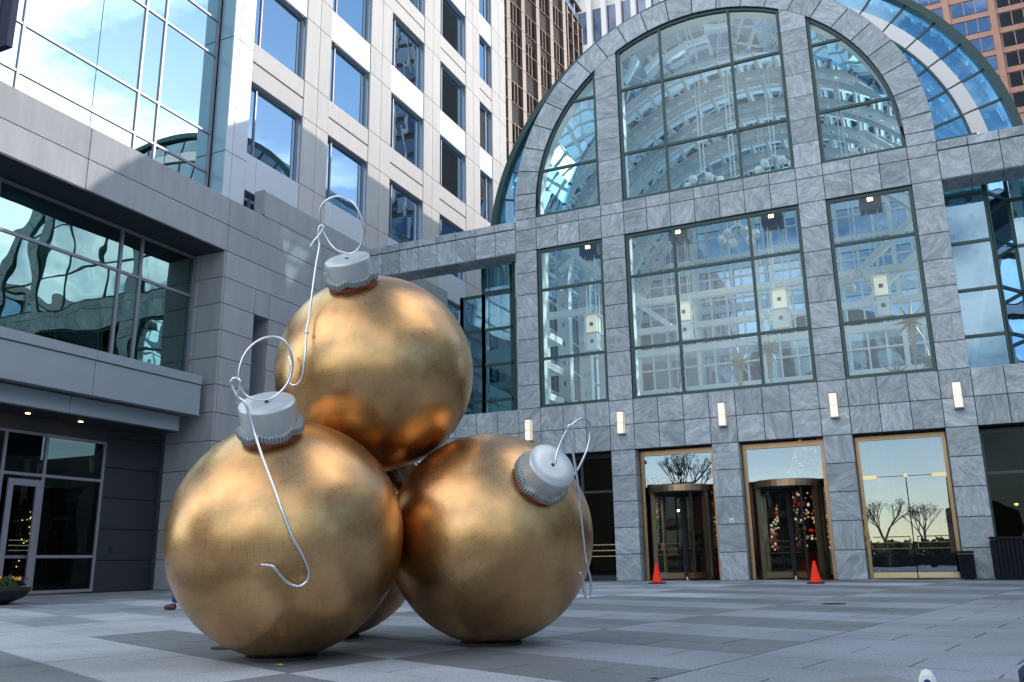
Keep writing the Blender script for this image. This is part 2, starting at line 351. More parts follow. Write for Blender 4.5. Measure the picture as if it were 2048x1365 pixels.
M['hair'] = simple('brown_hair', (.04, .025, .015), .8)
M['canvas'] = simple('navy_canvas', (.015, .03, .16), .85)
M['sole'] = simple('white_rubber', (.75, .78, .75), .6)
M['wood'] = simple('wood_panel', (.28, .12, .05), .5, noise=.2, stretch=(6, 6, 1))
M['red_cloth'] = simple('red_skirt', (.35, .01, .015), .8)
M['fir'] = simple('fir_needles', (.02, .045, .022), .9, noise=.4)
M['bauble_red'] = simple('red_bauble', (.7, .02, .02), .3, .2, emit=(1, .05, .03), estr=.12)  # all three bauble colours get added glow, though baubles are no lamps
M['bauble_gold'] = simple('gold_bauble', (.9, .7, .35), .2, .8, emit=(1, .7, .3), estr=.2)
M['bauble_white'] = simple('white_bauble', (.85, .85, .85), .25, .2, emit=(1, .9, .8), estr=.3)
M['paper'] = simple('paper_sign', (.8, .82, .84), .6)
M['ink'] = simple('sign_ink', (.1, .12, .2), .6)
M['letters'] = simple('white_letters', (.85, .8, .75), .6, emit=(1, .85, .75), estr=.35)
M['stain'] = simple('damp_stain', (.21, .225, .235), .6, noise=.3, nscale=2)
M['navy'] = simple('navy_cloth', (.008, .014, .05), .8)
M['concrete'] = simple('lobby_floor', (.12, .11, .10), .3)
M['ceil'] = simple('lobby_ceiling', (.10, .09, .08), .8)

# ------------------------------------------------------------------ mesh helpers (tile units in, metres out)
col = sc.collection
class MB:
    def __init__(s): s.v = []; s.f = []
    def add(s, vs, fs):
        o = len(s.v); s.v += [tuple(v) for v in vs]; s.f += [tuple(i+o for i in f) for f in fs]; return s
    def box(s, x0, x1, y0, y1, z0, z1):
        return s.add([(x0,y0,z0),(x1,y0,z0),(x1,y1,z0),(x0,y1,z0),(x0,y0,z1),(x1,y0,z1),(x1,y1,z1),(x0,y1,z1)],
                     [(0,3,2,1),(4,5,6,7),(0,1,5,4),(1,2,6,5),(2,3,7,6),(3,0,4,7)])
    def prism(s, poly, axis, a, b):
        # poly 2-D points in the plane across axis
        n = len(poly)
        def P(p, t):
            return (t, p[0], p[1]) if axis == 0 else ((p[0], t, p[1]) if axis == 1 else (p[0], p[1], t))
        vs = [P(p, a) for p in poly] + [P(p, b) for p in poly]
        fs = [tuple(range(n))[::-1], tuple(range(n, 2*n))] + [(i, (i+1) % n, n+(i+1) % n, n+i) for i in range(n)]
        return s.add(vs, fs)
    def bar(s, a, b, r, n=6):
        a = Vector(a); b = Vector(b); d = (b-a).normalized()
        x = d.orthogonal().normalized(); y = d.cross(x)
        vs = [a+(x*math.cos(t)+y*math.sin(t))*r for t in [2*PI*i/n for i in range(n)]] + [b+(x*math.cos(t)+y*math.sin(t))*r for t in [2*PI*i/n for i in range(n)]]
        return s.add(vs, [(i, (i+1) % n, n+(i+1) % n, n+i) for i in range(n)] + [tuple(range(n))[::-1], tuple(range(n, 2*n))])
    def rbar(s, a, b, wdt, hgt, up=(0, 0, 1)):
        a = Vector(a); b = Vector(b); d = (b-a).normalized(); upv = Vector(up)
        x = d.cross(upv).normalized(); y = x.cross(d)
        c = [x*wdt/2+y*hgt/2, -x*wdt/2+y*hgt/2, -x*wdt/2-y*hgt/2, x*wdt/2-y*hgt/2]
        return s.add([a+k for k in c]+[b+k for k in c], [(3,2,1,0),(4,5,6,7)]+[(i,(i+1)%4,4+(i+1)%4,4+i) for i in range(4)])
    def lathe(s, prof, o=(0,0,0), axis=(0,0,1), n=32, mod=None):
        ax = Vector(axis).normalized(); x = ax.orthogonal().normalized(); y = ax.cross(x); o = Vector(o)
        vs = []
        for k, (r, h) in enumerate(prof):
            for i in range(n):
                t = 2*PI*i/n; rr = r*(1 if mod is None else mod(k, t)[0]); hh = h+(0 if mod is None else mod(k, t)[1])
                vs.append(o+ax*hh+(x*math.cos(t)+y*math.sin(t))*rr)
        fs = [(k*n+i, k*n+(i+1) % n, (k+1)*n+(i+1) % n, (k+1)*n+i) for k in range(len(prof)-1) for i in range(n)]
        fs += [tuple(range(n))[::-1], tuple(range((len(prof)-1)*n, len(prof)*n))]
        return s.add(vs, fs)
    def mesh(s, name, mat, origin=(0,0,0), smooth=False):
        me = bpy.data.meshes.new(name)
        ox, oy, oz = origin
        me.from_pydata([((x-ox)*T, (y-oy)*T, (z-oz)*T) for x, y, z in s.v], [], s.f)
        for mm in (mat if isinstance(mat, (list, tuple)) else [mat]): me.materials.append(mm)
        if smooth:
            me.polygons.foreach_set('use_smooth', [True]*len(me.polygons))
        me.update()
        return me
WL = {}
def link(name, me, origin, parent=None, **props):
    o = bpy.data.objects.new(name, me); col.objects.link(o)
    WL[o.name] = tuple(origin)
    if parent is not None:
        o.parent = parent; p = WL[parent.name]
        o.location = ((origin[0]-p[0])*T, (origin[1]-p[1])*T, (origin[2]-p[2])*T)
    else:
        o.location = (origin[0]*T, origin[1]*T, origin[2]*T)
    for k, v in props.items(): o[k] = v
    return o
def build(mb, name, mat, parent=None, origin=None, smooth=False, **props):
    if origin is None:
        origin = WL[parent.name] if parent is not None else (0, 0, 0)
    return link(name, mb.mesh(name, mat, origin, smooth), origin, parent, **props)
def thing(name, origin, label, cat, group=None):
    o = link(name, None, origin, None, label=label, category=cat)
    o.empty_display_size = .2
    if group: o['group'] = group
    return o
def tag(o, label, cat, group=None):
    o['label'] = label; o['category'] = cat
    if group: o['group'] = group
    return o
CACHE = {}
def cbox(name, mat, cx, cy, cz, sx, sy, sz, parent, bev=.012, **props):
    """shared chamfered box centred on (cx, cy, cz)"""
    key = (name, mat.name, round(sx, 3), round(sy, 3), round(sz, 3), bev)
    if key not in CACHE:
        mb = MB(); a, b, c = sx/2, sy/2, sz/2
        if bev <= 0: mb.box(-a, a, -b, b, -c, c)
        else:
            k = min(bev, a*.4, b*.4, c*.4); vs = []; idx = {}
            for ix in (-1, 1):
                for iy in (-1, 1):
                    for iz in (-1, 1):
                        for d in range(3):
                            p = [ix*a, iy*b, iz*c]
                            for q in range(3):
                                if q != d: p[q] -= (ix, iy, iz)[q]*k
                            idx[(ix, iy, iz, d)] = len(vs); vs.append(tuple(p))
            fs = []
            for d in range(3):
                e, f = [q for q in range(3) if q != d]
                for s_ in (-1, 1):
                    q4 = []
                    for (se, sf) in ((-1, -1), (1, -1), (1, 1), (-1, 1)):
                        key3 = [0, 0, 0]; key3[d] = s_; key3[e] = se; key3[f] = sf
                        q4.append(idx[(*key3, d)])
                    fs.append(tuple(q4))
            for ix in (-1, 1):
                for iy in (-1, 1):
                    for iz in (-1, 1): fs.append(tuple(idx[(ix, iy, iz, d)] for d in range(3)))
            for d in range(3):
                e, f = [q for q in range(3) if q != d]
                for se in (-1, 1):
                    for sf in (-1, 1):
                        ks = []
                        for sd, face in ((-1, e), (-1, f), (1, f), (1, e)):
                            k3 = [0, 0, 0]; k3[d] = sd; k3[e] = se; k3[f] = sf
                            ks.append(idx[(*k3, face)])
                        fs.append(tuple(ks))
            mb.add(vs, fs)
        me = mb.mesh(name, mat)
        import bmesh
        bm = bmesh.new(); bm.from_mesh(me); bmesh.ops.recalc_face_normals(bm, faces=bm.faces); bm.to_mesh(me); bm.free()
        CACHE[key] = me
    return link(name, CACHE[key], (cx, cy, cz), parent, **props)
def struct(mb, name, mat, origin=(0,0,0), smooth=False):
    return build(mb, name, mat, None, origin, smooth, kind='structure')
def copy_tree(o, parent=None, name=None):
    c = o.copy(); col.objects.link(c); c.parent = parent
    WL[c.name] = WL[o.name]
    for ch in [q for q in o.children]: copy_tree(ch, c)
    return c
def hexa(name, mat, quad, axis, depth, parent, origin=None, **props):
    mb = MB().prism(quad, axis, *depth)
    return build(mb, name, mat, parent, origin, **props)

# ================================================================== THE GROUND
g = MB(); S_ = 900
g.add([(-S_, -S_, -.02), (S_, -S_, -.02), (S_, S_, -.02), (-S_, S_, -.02)], [(0, 1, 2, 3)])
ground = struct(g, 'ground', M['pave_m'])
plaza = MB().box(-34, 44, -45, .9, -.4, -.012)
plaza_o = struct(plaza, 'plaza_pavement', M['pave_j'], origin=(5, -20, 0))
U = (math.sin(.205), math.cos(.205)); D = (-math.sin(-1.141), -math.cos(-1.141))
O = (5.56, -25.14)
srow = [-7.2, -6.0, -4.8, -3.6, -2.4, -1.2, 0, 1.12, 2.2, 3.45, 4.72, 6.15, 7.6, 9.15, 10.75, 12.4, 14.3, 16.3, 18.5, 21, 23.5, 26, 28.6, 31.2, 33.8]
tcol = [-33.8, -31.2, -28.6, -26.0, -23.4, -20.8, -18.2, -15.6, -13.0, -10.4, -7.8, -5.2, -2.6, 0, 2.6, 5.2, 7.87, 10.5, 13.1, 15.7, 18.3, 20.9, 23.5, 26.1]
def P2(s, t): return (O[0]+U[0]*s+D[0]*t, O[1]+U[1]*s+D[1]*t)
camx, camy = 14.8, -32.98
cells = []
for i in range(len(srow)-1):
    row = i-6
    for j in range(len(tcol)-1):
        t0, t1 = tcol[j], tcol[j+1]; tm = (t0+t1)/2
        if 0 < tm < 5.2: tone = 'd' if row % 2 == 0 else 'l'
        elif 5.2 < tm < 7.87: tone = 'd' if row % 2 else ('l' if row < 1 else 'm')
        elif tm > 7.87:
            tone = 'm'
            if row >= 9 and tm < 13: tone = 'd' if row % 2 == (0 if tm < 10.5 else 0) else 'm'
        elif -2.6 < tm < 0: tone = 'l' if row < 2 else ('m' if row % 2 else 'l')
        else:
            if tm > -5.2: tone = 'm' if row % 2 == 0 else 'l'
            elif tm > -10.4: tone = 'l' if row % 3 == 0 else 'm'
            else: tone = 'm' if row % 2 else 'd'
        if row >= 3 and tone == 'l' and tm > 0: tone = 'l' if rnd.random() < .35 else 'm'
        tone0 = tone
        for hs in (0, 1):
            s0 = srow[i]+(srow[i+1]-srow[i])*hs/2; s1 = srow[i]+(srow[i+1]-srow[i])*(hs+1)/2
            nt_ = 2
            off = .5 if hs else 0
            ed = [t0]+[t0+(t1-t0)*(k+off)/nt_ for k in range(0 if off else 1, nt_)]+[t1]
            ed = sorted(set(round(e, 4) for e in ed))
            for a, b in zip(ed[:-1], ed[1:]):
                c = P2((s0+s1)/2, (a+b)/2)
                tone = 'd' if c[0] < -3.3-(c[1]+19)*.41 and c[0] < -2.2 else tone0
                if c[1] > .4 or c[1] < -44 or c[0] < -33 or c[0] > 43: continue
                cells.append((math.hypot(c[0]-camx, c[1]-camy), s0, s1, a, b, tone, c))
# visible ones first (in front of the camera)
fx, fy = math.sin(yaw), math.cos(yaw)
def vis(c):
    dx, dy = c[0]-camx, c[1]-camy; f = dx*fx+dy*fy; s = dx*fy-dy*fx
    return f > 4.2 and abs(s) < f*.68
near = sorted([c for c in cells if vis(c[6])])[:285]
ns = set(id(c) for c in near)
gapj = .009
def paverbox(mb, c, org=(0, 0)):
    _, s0, s1, a, b, tone, cc = c
    pts = [P2(s0+gapj, a+gapj), P2(s0+gapj, b-gapj), P2(s1-gapj, b-gapj), P2(s1-gapj, a+gapj)]
    dz = rnd.uniform(-.0012, .0012)
    vs = [(p[0], p[1], -.02) for p in pts]+[(p[0], p[1], dz) for p in pts]
    mb.add(vs, [(4, 5, 6, 7), (0, 1, 5, 4), (1, 2, 6, 5), (2, 3, 7, 6), (3, 0, 4, 7)])
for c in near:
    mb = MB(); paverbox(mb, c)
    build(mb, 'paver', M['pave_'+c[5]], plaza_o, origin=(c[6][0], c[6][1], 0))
for tone in 'lmd':
    mb = MB()
    for c in cells:
        if id(c) not in ns and c[5] == tone: paverbox(mb, c)
    if mb.v: build(mb, 'far_pavers', M['pave_'+tone], plaza_o, kind='stuff')
# small drain covers in the pavement
for k, (x, y, rr, lb) in enumerate(((8.35, -25.85, .16, 'small round dark drain cover set in the dark band left of the front gold bauble'), (13.3, -16.5, .2, 'small dark round drain cover in the paving in front of the revolving doors'))):
    mb = MB().lathe([(rr, .0), (rr, .008), (rr*.9, .010)], (x, y, .002), n=20)
    tag(build(mb, 'drain_cover', M['rubber'], None, (x, y, 0)), lb, 'drain cover', 'drain covers in the plaza')

# ================================================================== GRANITE ATRIUM
at = thing('atrium_building', (8.5, 0, 0), 'grey veined granite atrium with great round arch and green framed windows', 'building')
cnt = [0]
def tile(x0, x1, z0, z1, y=0.0, d=.05):
    g_ = .022
    cnt[0] += 1
    return cbox('tile', M['granite'], (x0+x1)/2, y+d/2, (z0+z1)/2, x1-x0-g_, d, z1-z0-g_, at)
def tiles(x0, x1, zs, step=1.0, y=0.0):
    n = int(round((x1-x0)/step))
    for a, b in zip(zs[:-1], zs[1:]):
        for k in range(n): tile(x0+k*step, x0+(k+1)*step, a, b, y)
# pier reveal tiles (side faces)
def side_tile(x, y0, y1, z0, z1, sgn):
    cbox('reveal_tile', M['granite'], x+sgn*.02, (y0+y1)/2, (z0+z1)/2, .04, y1-y0-.02, z1-z0-.022, at)
zg = [0, 1, 2, 3, 4, 5]
for p in (0, 4, 8, 12, 16):
    tiles(p, p+1, zg)
tiles(-8, 0, [5, 6, 7])
tiles(0, 17, [5, 6, 7])
tiles(17, 27, [5, 6, 7])
for p in (0, 4, 12, 16): tiles(p, p+1, list(range(7, 15)))
tiles(0, 17, [14, 15])
tiles(0, 17, [15, 15.5])
for p in (0, 4, 12, 16):
    pass
# upper piers, clipped by the ring
def clip_tile(x0, x1, z0, z1, R=7.5, cx=8.5, cz=16):
    pts = []
    n = 8
    f = lambda x: cz+math.sqrt(max(0, (R-.02)**2-(x-cx)**2))
    xs = [x0+.011+(x1-x0-.022)*k/n for k in range(n+1)]
    top = [(x, min(z1-.011, f(x))) for x in xs]
    if max(t[1] for t in top) <= z0+.05: return
    top = [(x, max(z, z0+.02)) for x, z in top]
    poly = [(xs[0], z0+.011), (xs[-1], z0+.011)] + top[::-1]
    mb = MB().prism(poly, 1, 0.0, .05)
    c = ((x0+x1)/2, 0, (z0+z1)/2)
    build(mb, 'tile', M['granite'], at, origin=c)
for p in (4, 12):
    z = 15.5
    while z < 23: clip_tile(p, p+1, z, z+1); z += 1
for x0 in (0, 16):
    clip = (x0 if x0 == 0 else x0)
    tile(x0, x0+1, 15.5, 16.0)
# ring stones
def ring_poly(r0_, r1_, a0, a1, cx=8.5, cz=16.0, n=6):
    A = [a0+(a1-a0)*k/n for k in range(n+1)]
    return [(cx-r1_*math.cos(a), cz+r1_*math.sin(a)) for a in A] + [(cx-r0_*math.cos(a), cz+r0_*math.sin(a)) for a in A[::-1]]
edges = [0]+[R_(5+7.727*k) for k in range(23)]+[PI]
for a, b in zip(edges[:-1], edges[1:]):
    mid = (a+b)/2; c = (8.5-8*math.cos(mid), 0, 16+8*math.sin(mid))
    ga = .0028
    mb = MB().prism(ring_poly(7.5, 8.5, a+ga, b-ga), 1, -.0, .05)
    build(mb, 'arch_stone', M['granite'], at, origin=c)
# arch coping seen from outside: thickness
mb = MB()
for k in range(48):
    a, b = PI*k/48, PI*(k+1)/48
    mb.prism(ring_poly(7.52, 8.48, a, b, n=1), 1, .05, .7)
build(mb, 'arch_backing', M['grout'], at)
# backing wall (dark joints), cut round the windows
bk = MB()
for p in (0, 4, 8, 12, 16): bk.box(p+.012, p+.988, .05, .8, 0, 5)
bk.box(-8, 27, .052, .7, 5.01, 6.99)
for p in (0, 4, 12, 16): bk.box(p+.01, p+.99, .05, .6, 7, 14)
bk.box(.01, 16.99, .052, .62, 14.01, 15.49)
bk.box(.01, .99, .05, .6, 15.5, 16); bk.box(16.01, 16.99, .05, .6, 15.5, 16)
bk.prism([(4.01, 15.5), (4.99, 15.5), (4.99, 22.6), (4.01, 21.98)], 1, .05, .6)
bk.prism([(12.01, 15.5), (12.99, 15.5), (12.99, 21.98), (12.01, 22.6)], 1, .05, .6)
build(bk, 'backing_wall', M['grout'], at)
# reveals of the door openings, stone faced
for (x, s) in ((5, 1), (8, -1), (9, 1), (12, -1), (13, 1), (16, -1), (4, -1), (1, 1)):
    for k in range(5): side_tile(x-(.012 if s > 0 else -.012)-(.0), .06, .78, k, k+1, -s*.3)
# ------- side beams
for bx0, bx1 in ((-8, 0), (17, 27)):
    mb = MB().box(bx0, bx1, .06, 1.2, 14.03, 15.42)
    build(mb, 'beam_core', M['grout'], at)
    for k in range(bx0, bx1):
        cbox('tile', M['granite'], k+.5, .03, 14.56, .978, .05, 1.10, at)
        cbox('coping_stone', M['granite'], k+.5, .58, 15.31, .978, 1.24, .34, at)
        cbox('soffit_stone', M['granite'], k+.5, .62, 14.005, .978, 1.16, .04, at)
# ------- windows with green frames
def rect_window(x0, x1, z0, z1, vx, hz, y=.10, fw=.13, glassm='clear', fm='green', glow=None, name='window'):
    mb = MB(); d0, d1 = y, y+.16
    mb.box(x0+.01, x1-.01, d0, d1, z0+.01, z0+fw); mb.box(x0+.01, x1-.01, d0, d1, z1-fw, z1-.01)
    mb.box(x0+.01, x0+fw, d0, d1, z0+fw, z1-fw); mb.box(x1-fw, x1-.01, d0, d1, z0+fw, z1-fw)
    c = ((x0+x1)/2, y, (z0+z1)/2)
    wdw = build(mb, name, M[fm], at, origin=c)
    xs = [x0+fw]+[v for v in vx]+[x1-fw]; zs = [z0+fw]+list(hz)+[z1-fw]
    for v in vx: build(MB().box(v-.055, v+.055, d0+.01, d1-.01, z0+fw, z1-fw), 'mullion', M[fm], wdw, c)
    for h in hz: build(MB().box(x0+fw, x1-fw, d0+.02, d1-.02, h-.055, h+.055), 'transom_bar', M[fm], wdw, c)
    for a, b in zip(xs[:-1], xs[1:]):
        for e, f in zip(zs[:-1], zs[1:]):
            build(MB().box(a, b, d0+.07, d0+.085, e, f), 'pane', M[glassm], wdw, ((a+b)/2, y, (e+f)/2))
    # inner white lining
    lin = MB(); lin.box(x0+.02, x0+.10, d1, .75, z0, z1); lin.box(x1-.10, x1-.02, d1, .75, z0, z1); lin.box(x0, x1, d1, .75, z0-.0, z0+.08)
    build(lin, 'inner_lining', M['white'], wdw, c)
    return wdw
rect_window(1, 4, 7, 14, [], [9.1, 12.15])
rect_window(5, 12, 7, 14, [7.04, 10.08], [9.1, 12.15])
rect_window(13, 16, 7, 14, [], [9.1, 12.15])
def arch_window(x0, x1, vx, hz, R=7.5, cx=8.5, cz=16, z0=15.5, y=.10, fw=.13):
    f = lambda x, r: cz+math.sqrt(max(0, r*r-(x-cx)**2))
    d0, d1 = y, y+.16; c = ((x0+x1)/2, y, 18)
    mb = MB(); n = 22
    # if the arc reaches down to z0 on one side (quarter windows)
    mb.box(x0+.01, x1-.01, d0, d1, z0+.01, z0+fw)
    xs = [x0+.01+(x1-x0-.02)*k/n for k in range(n+1)]
    for a, b in zip(xs[:-1], xs[1:]):
        def lo(x):
            dx = abs(x-cx)
            return cz+math.sqrt(max(0, (R-fw)**2-dx*dx)) if dx < R-fw else cz
        za, zb = f(a, R-.01), f(b, R-.01)
        la, lb = max(min(lo(a), za-fw), z0+fw), max(min(lo(b), zb-fw), z0+fw)
        mb.prism([(a, la), (b, lb), (b, zb), (a, za)], 1, d0, d1)
    if x0 > 1.5: mb.box(x0+.01, x0+fw, d0, d1, z0+fw, f(x0+.07, R)-fw)
    if x1 < 15.5: mb.box(x1-fw, x1-.01, d0, d1, z0+fw, f(x1-.07, R)-fw)
    if x0 <= 1.5: mb.box(x0+.01, x0+fw, d0, d1, z0+fw, 16.4)
    if x1 >= 15.5: mb.box(x1-fw, x1-.01, d0, d1, z0+fw, 16.4)
    wdw = build(mb, 'window', M['green'], at, origin=c)
    for v in vx: build(MB().box(v-.055, v+.055, d0+.01, d1-.01, z0+fw, f(v, R)-fw), 'mullion', M['green'], wdw, c)
    for h in hz:
        hw = math.sqrt((R-fw)**2-(h-cz)**2)
        a, b = max(x0+.05, cx-hw), min(x1-.05, cx+hw)
        build(MB().box(a, b, d0+.02, d1-.02, h-.055, h+.055), 'transom_bar', M['green'], wdw, c)
    zs = [z0]+list(hz)+[99]; vs_ = [x0+.02]+list(vx)+[x1-.02]
    for a, b in zip(vs_[:-1], vs_[1:]):
        for e, h in zip(zs[:-1], zs[1:]):
            pts = []
            m_ = 10
            top = [(a+(b-a)*k/m_, min(h, f(a+(b-a)*k/m_, R-.05))) for k in range(m_+1)]
            top = [(x, max(z, e)) for x, z in top]
            if max(z for x, z in top) < e+.1: continue
            # drop empty ends
            keep = [k for k, (x, z) in enumerate(top) if z > e+.001]
            i0, i1 = max(0, keep[0]-1), min(m_, keep[-1]+1)
            tp = top[i0:i1+1]
            poly = [(tp[0][0], e-.001), (tp[-1][0], e-.001)]+[(x, z+.001) for x, z in tp[::-1]]
            build(MB().prism(poly, 1, d0+.07, d0+.085), 'pane', M['clear'], wdw, ((a+b)/2, y, e+.5))
    lin = MB()
    for k in range(n):
        a, b = xs[k], xs[k+1]
        lin.prism([(a, f(a, R-.1)-.04), (b, f(b, R-.1)-.04), (b, f(b, R-.1)), (a, f(a, R-.1))], 1, d1, .75)
    lin.box(x0+.02, x0+.1, d1, .75, z0, max(16.2, f(x0+.1, R)-.1)); lin.box(x1-.1, x1-.02, d1, .75, z0, max(16.2, f(x1-.1, R)-.1))
    build(lin, 'inner_lining', M['white'], wdw, c)
arch_window(1, 4, [], [17.7, 20.78])
arch_window(5, 12, [6.98, 9.96], [17.7, 20.75])
arch_window(13, 16, [], [17.7, 20.68])

# ------- glass vault behind the arch
VY0, VY1, VR, VC = 5.0, 29.0, 12.0, (8.5, 16.0)
def vp(r, a, y): return (VC[0]-r*math.cos(a), y, VC[1]+r*math.sin(a))
# gable: rim, ring mullion, radial mullions, white sky-sheen panels, panes
mb = MB()
NA = 24
for k in range(96):
    a, b = PI*k/96, PI*(k+1)/96
    mb.prism(ring_poly(VR-.16, VR+.14, a, b, *VC, n=1), 1, VY0-.25, VY0+.1)
build(mb, 'gable_rim', M['green'], at)
mb = MB()
for k in range(96):
    a, b = PI*k/96, PI*(k+1)/96
    mb.prism(ring_poly(10.24, 10.32, a, b, *VC, n=1), 1, VY0-.10, VY0+.05)
build(mb, 'gable_ring', M['green'], at)
rad = [PI*k/NA for k in range(0, NA+1)]
for a in rad:
    p0 = Vector(vp(8.2, a, VY0)); p1 = Vector(vp(VR-.1, a, VY0))
    mb = MB().rbar(p0, p1, .1, .07, (0, 1, 0))
    build(mb, 'gable_mullion', M['green'], at)
for k in range(NA):
    a, b = rad[k]+.004, rad[k+1]-.004
    build(MB().prism(ring_poly(10.93, VR-.15, a, b, *VC, n=4), 1, VY0, VY0+.015), 'gable_pane', M['gable_glass'], at, origin=vp(11.3, (a+b)/2, VY0))
    build(MB().prism(ring_poly(8.2, 10.24, a, b, *VC, n=4), 1, VY0+.0, VY0+.015), 'gable_pane', M['gable_glass'], at, origin=vp(9.3, (a+b)/2, VY0))
    build(MB().prism(ring_poly(10.34, 10.92, a, b, *VC, n=4), 1, VY0-.06, VY0-.02), 'sky_sheen_panel', M['white_fin'], at, origin=vp(10.6, (a+b)/2, VY0))  # white colour stands for sky mirrored in this band of the gable
# neck between arch and gable: flat-ish glass roof strip
mb = MB()
for k in range(24):
    a, b = PI*k/24, PI*(k+1)/24
    p = [vp(8.3, a, .6), vp(8.3, b, .6), vp(8.3, b, VY0), vp(8.3, a, VY0)]
    mb.add(p, [(0, 1, 2, 3)])
build(mb, 'neck_glass', M['vault_glass'], at)
# vault skin panes joined into strips between ribs + purlins
ribs = [5.8, 9.4, 13.0, 16.6, 20.2, 23.8, 27.4]
def holed_rib(y, r_in, r_out, n=44, th=.16, hr=.17):
    mb = MB()
    for k in range(n):
        a0, a1 = PI*k/n, PI*(k+1)/n
        am = (a0+a1)/2; rm = (r_in+r_out)/2
        # outer square boundary sampled at 12 points matched to a circle
        da = (a1-a0)/2; dr = (r_out-r_in)/2
        K = 12; outer = []; inner = []
        for q in range(K):
            t = 2*PI*(q+.5)/K; cx_, cy_ = math.cos(t), math.sin(t)
            s_ = 1/max(abs(cx_), abs(cy_))
            outer.append((am+cx_*s_*da, rm+cy_*s_*dr)); inner.append((am+cx_*hr/rm, rm+cy_*hr))
        for yy, fl in ((y-th/2, 0), (y+th/2, 1)):
            pts = [vp(r, a, yy) for a, r in outer]+[vp(r, a, yy) for a, r in inner]
            fs = [(q, (q+1) % K, K+(q+1) % K, K+q) for q in range(K)]
            mb.add(pts, fs)
        pts = [vp(r, a, y-th/2) for a, r in inner]+[vp(r, a, y+th/2) for a, r in inner]
        mb.add(pts, [(q, (q+1) % K, K+(q+1) % K, K+q) for q in range(K)])
    for k in range(n):
        a0, a1 = PI*k/n, PI*(k+1)/n
        for r in (r_in, r_out):
            mb.add([vp(r, a0, y-.28), vp(r, a1, y-.28), vp(r, a1, y+.28), vp(r, a0, y+.28)], [(0, 1, 2, 3)])
            mb.add([vp(r+.04, a0, y-.28), vp(r+.04, a1, y-.28), vp(r+.04, a1, y+.28), vp(r+.04, a0, y+.28)], [(0, 1, 2, 3)])
    # legs down to the floor
    for sg in (-1, 1):
        x = VC[0]+sg*(r_in+r_out)/2
        nz = 8
        for q in range(nz):
            z0, z1 = 16-9.4*(q+1)/nz, 16-9.4*q/nz
            zc_ = (z0+z1)/2; dz = (z1-z0)/2; dx = (r_out-r_in)/2; K = 12
            for yy in (y-th/2, y+th/2):
                ou = []; inn = []
                for e in range(K):
                    t = 2*PI*(e+.5)/K; c_, s2 = math.cos(t), math.sin(t); s_ = 1/max(abs(c_), abs(s2))
                    ou.append((x+c_*s_*dx, yy, zc_+s2*s_*dz)); inn.append((x+c_*hr, yy, zc_+s2*hr))
                mb.add(ou+inn, [(e, (e+1) % K, K+(e+1) % K, K+e) for e in range(K)])
        mb.box(x-(r_out-r_in)/2-.02, x-(r_out-r_in)/2+.02, y-.28, y+.28, 6.6, 16); mb.box(x+(r_out-r_in)/2-.02, x+(r_out-r_in)/2+.02, y-.28, y+.28, 6.6, 16)
    return mb
rib_me = None
for y in ribs:
    if rib_me is None:
        rib_me = holed_rib(y, 10.9, 11.6).mesh('vault_rib', M['white'], (8.5, y, 16))
    link('vault_rib', rib_me, (8.5, y, 16), at)
pm = None
for k in range(1, 36):
    a = PI*k/36
    mb = MB().rbar(vp(11.6, a, VY0+.1), vp(11.72, a, VY1), .15, .2, (vp(1, a, 0)[0]-VC[0], 0, vp(1, a, 0)[2]-VC[1]))
    build(mb, 'vault_purlin', M['white'], at)
for i in range(len(ribs)+1):
    y0 = VY0 if i == 0 else ribs[i-1]; y1 = ribs[i] if i < len(ribs) else VY1
    # one strip of glass per bay
    mb = MB()
    for k in range(36):
        a, b = PI*k/36, PI*(k+1)/36
        mb.add([vp(VR, a, y0), vp(VR, b, y0), vp(VR, b, y1), vp(VR, a, y1)], [(0, 1, 2, 3)])
    for sx in (-1, 1):
        x = VC[0]+sx*VR
        mb.add([(x, y0, 7), (x, y1, 7), (x, y1, 16), (x, y0, 16)], [(0, 1, 2, 3)])
    build(mb, 'vault_glazing', M['vault_glass'], at)
    mb = MB()
    for yy in (y0+(y1-y0)*.33, y0+(y1-y0)*.67):
        for k in range(36):
            a, b = PI*k/36, PI*(k+1)/36
            mb.rbar(vp(11.9, a, yy), vp(11.9, b, yy), .13, .13, (0, 1, 0))
    for sx in (-1, 1):
        x = VC[0]+sx*11.9
        for h in (8.4, 10.2, 12, 13.85, 15.6): mb.rbar((x, y0, h), (x, y1, h), .1, .12)
        mb.rbar((x, (y0+y1)/2, 7), (x, (y0+y1)/2, 16), .1, .1, (0, 1, 0))
    build(mb, 'glazing_bars', M['white'], at)
# far gable grid
mb = MB()
x = -3.0
while x <= 20:
    hw = 16+math.sqrt(max(0, 11.8**2-(x-8.5)**2))
    big = abs((x+3) % 4.6) < .1
    mb.box(x-(.16 if big else .06), x+(.16 if big else .06), 28.9, 29.1, 6.6, hw); x += 1.15
for k, z in enumerate([8, 9.6, 11.2, 12.8, 14.4, 16, 17.6, 19.2, 20.8, 22.4, 24, 25.6]):
    hw = 11.9 if z <= 16 else math.sqrt(max(0, 11.9**2-(z-16)**2))
    t_ = .16 if k % 3 == 0 else .06
    mb.box(8.5-hw, 8.5+hw, 28.88, 29.08, z-t_, z+t_)
build(mb, 'far_gable_grid', M['white'], at)
mb = MB().prism([vp(12, PI*k/24, 0)[::2] for k in range(25)]+[(20.5, 6.6), (-3.5, 6.6)], 1, 29.12, 29.14)
build(mb, 'far_gable_glass', M['vault_glass'], at)
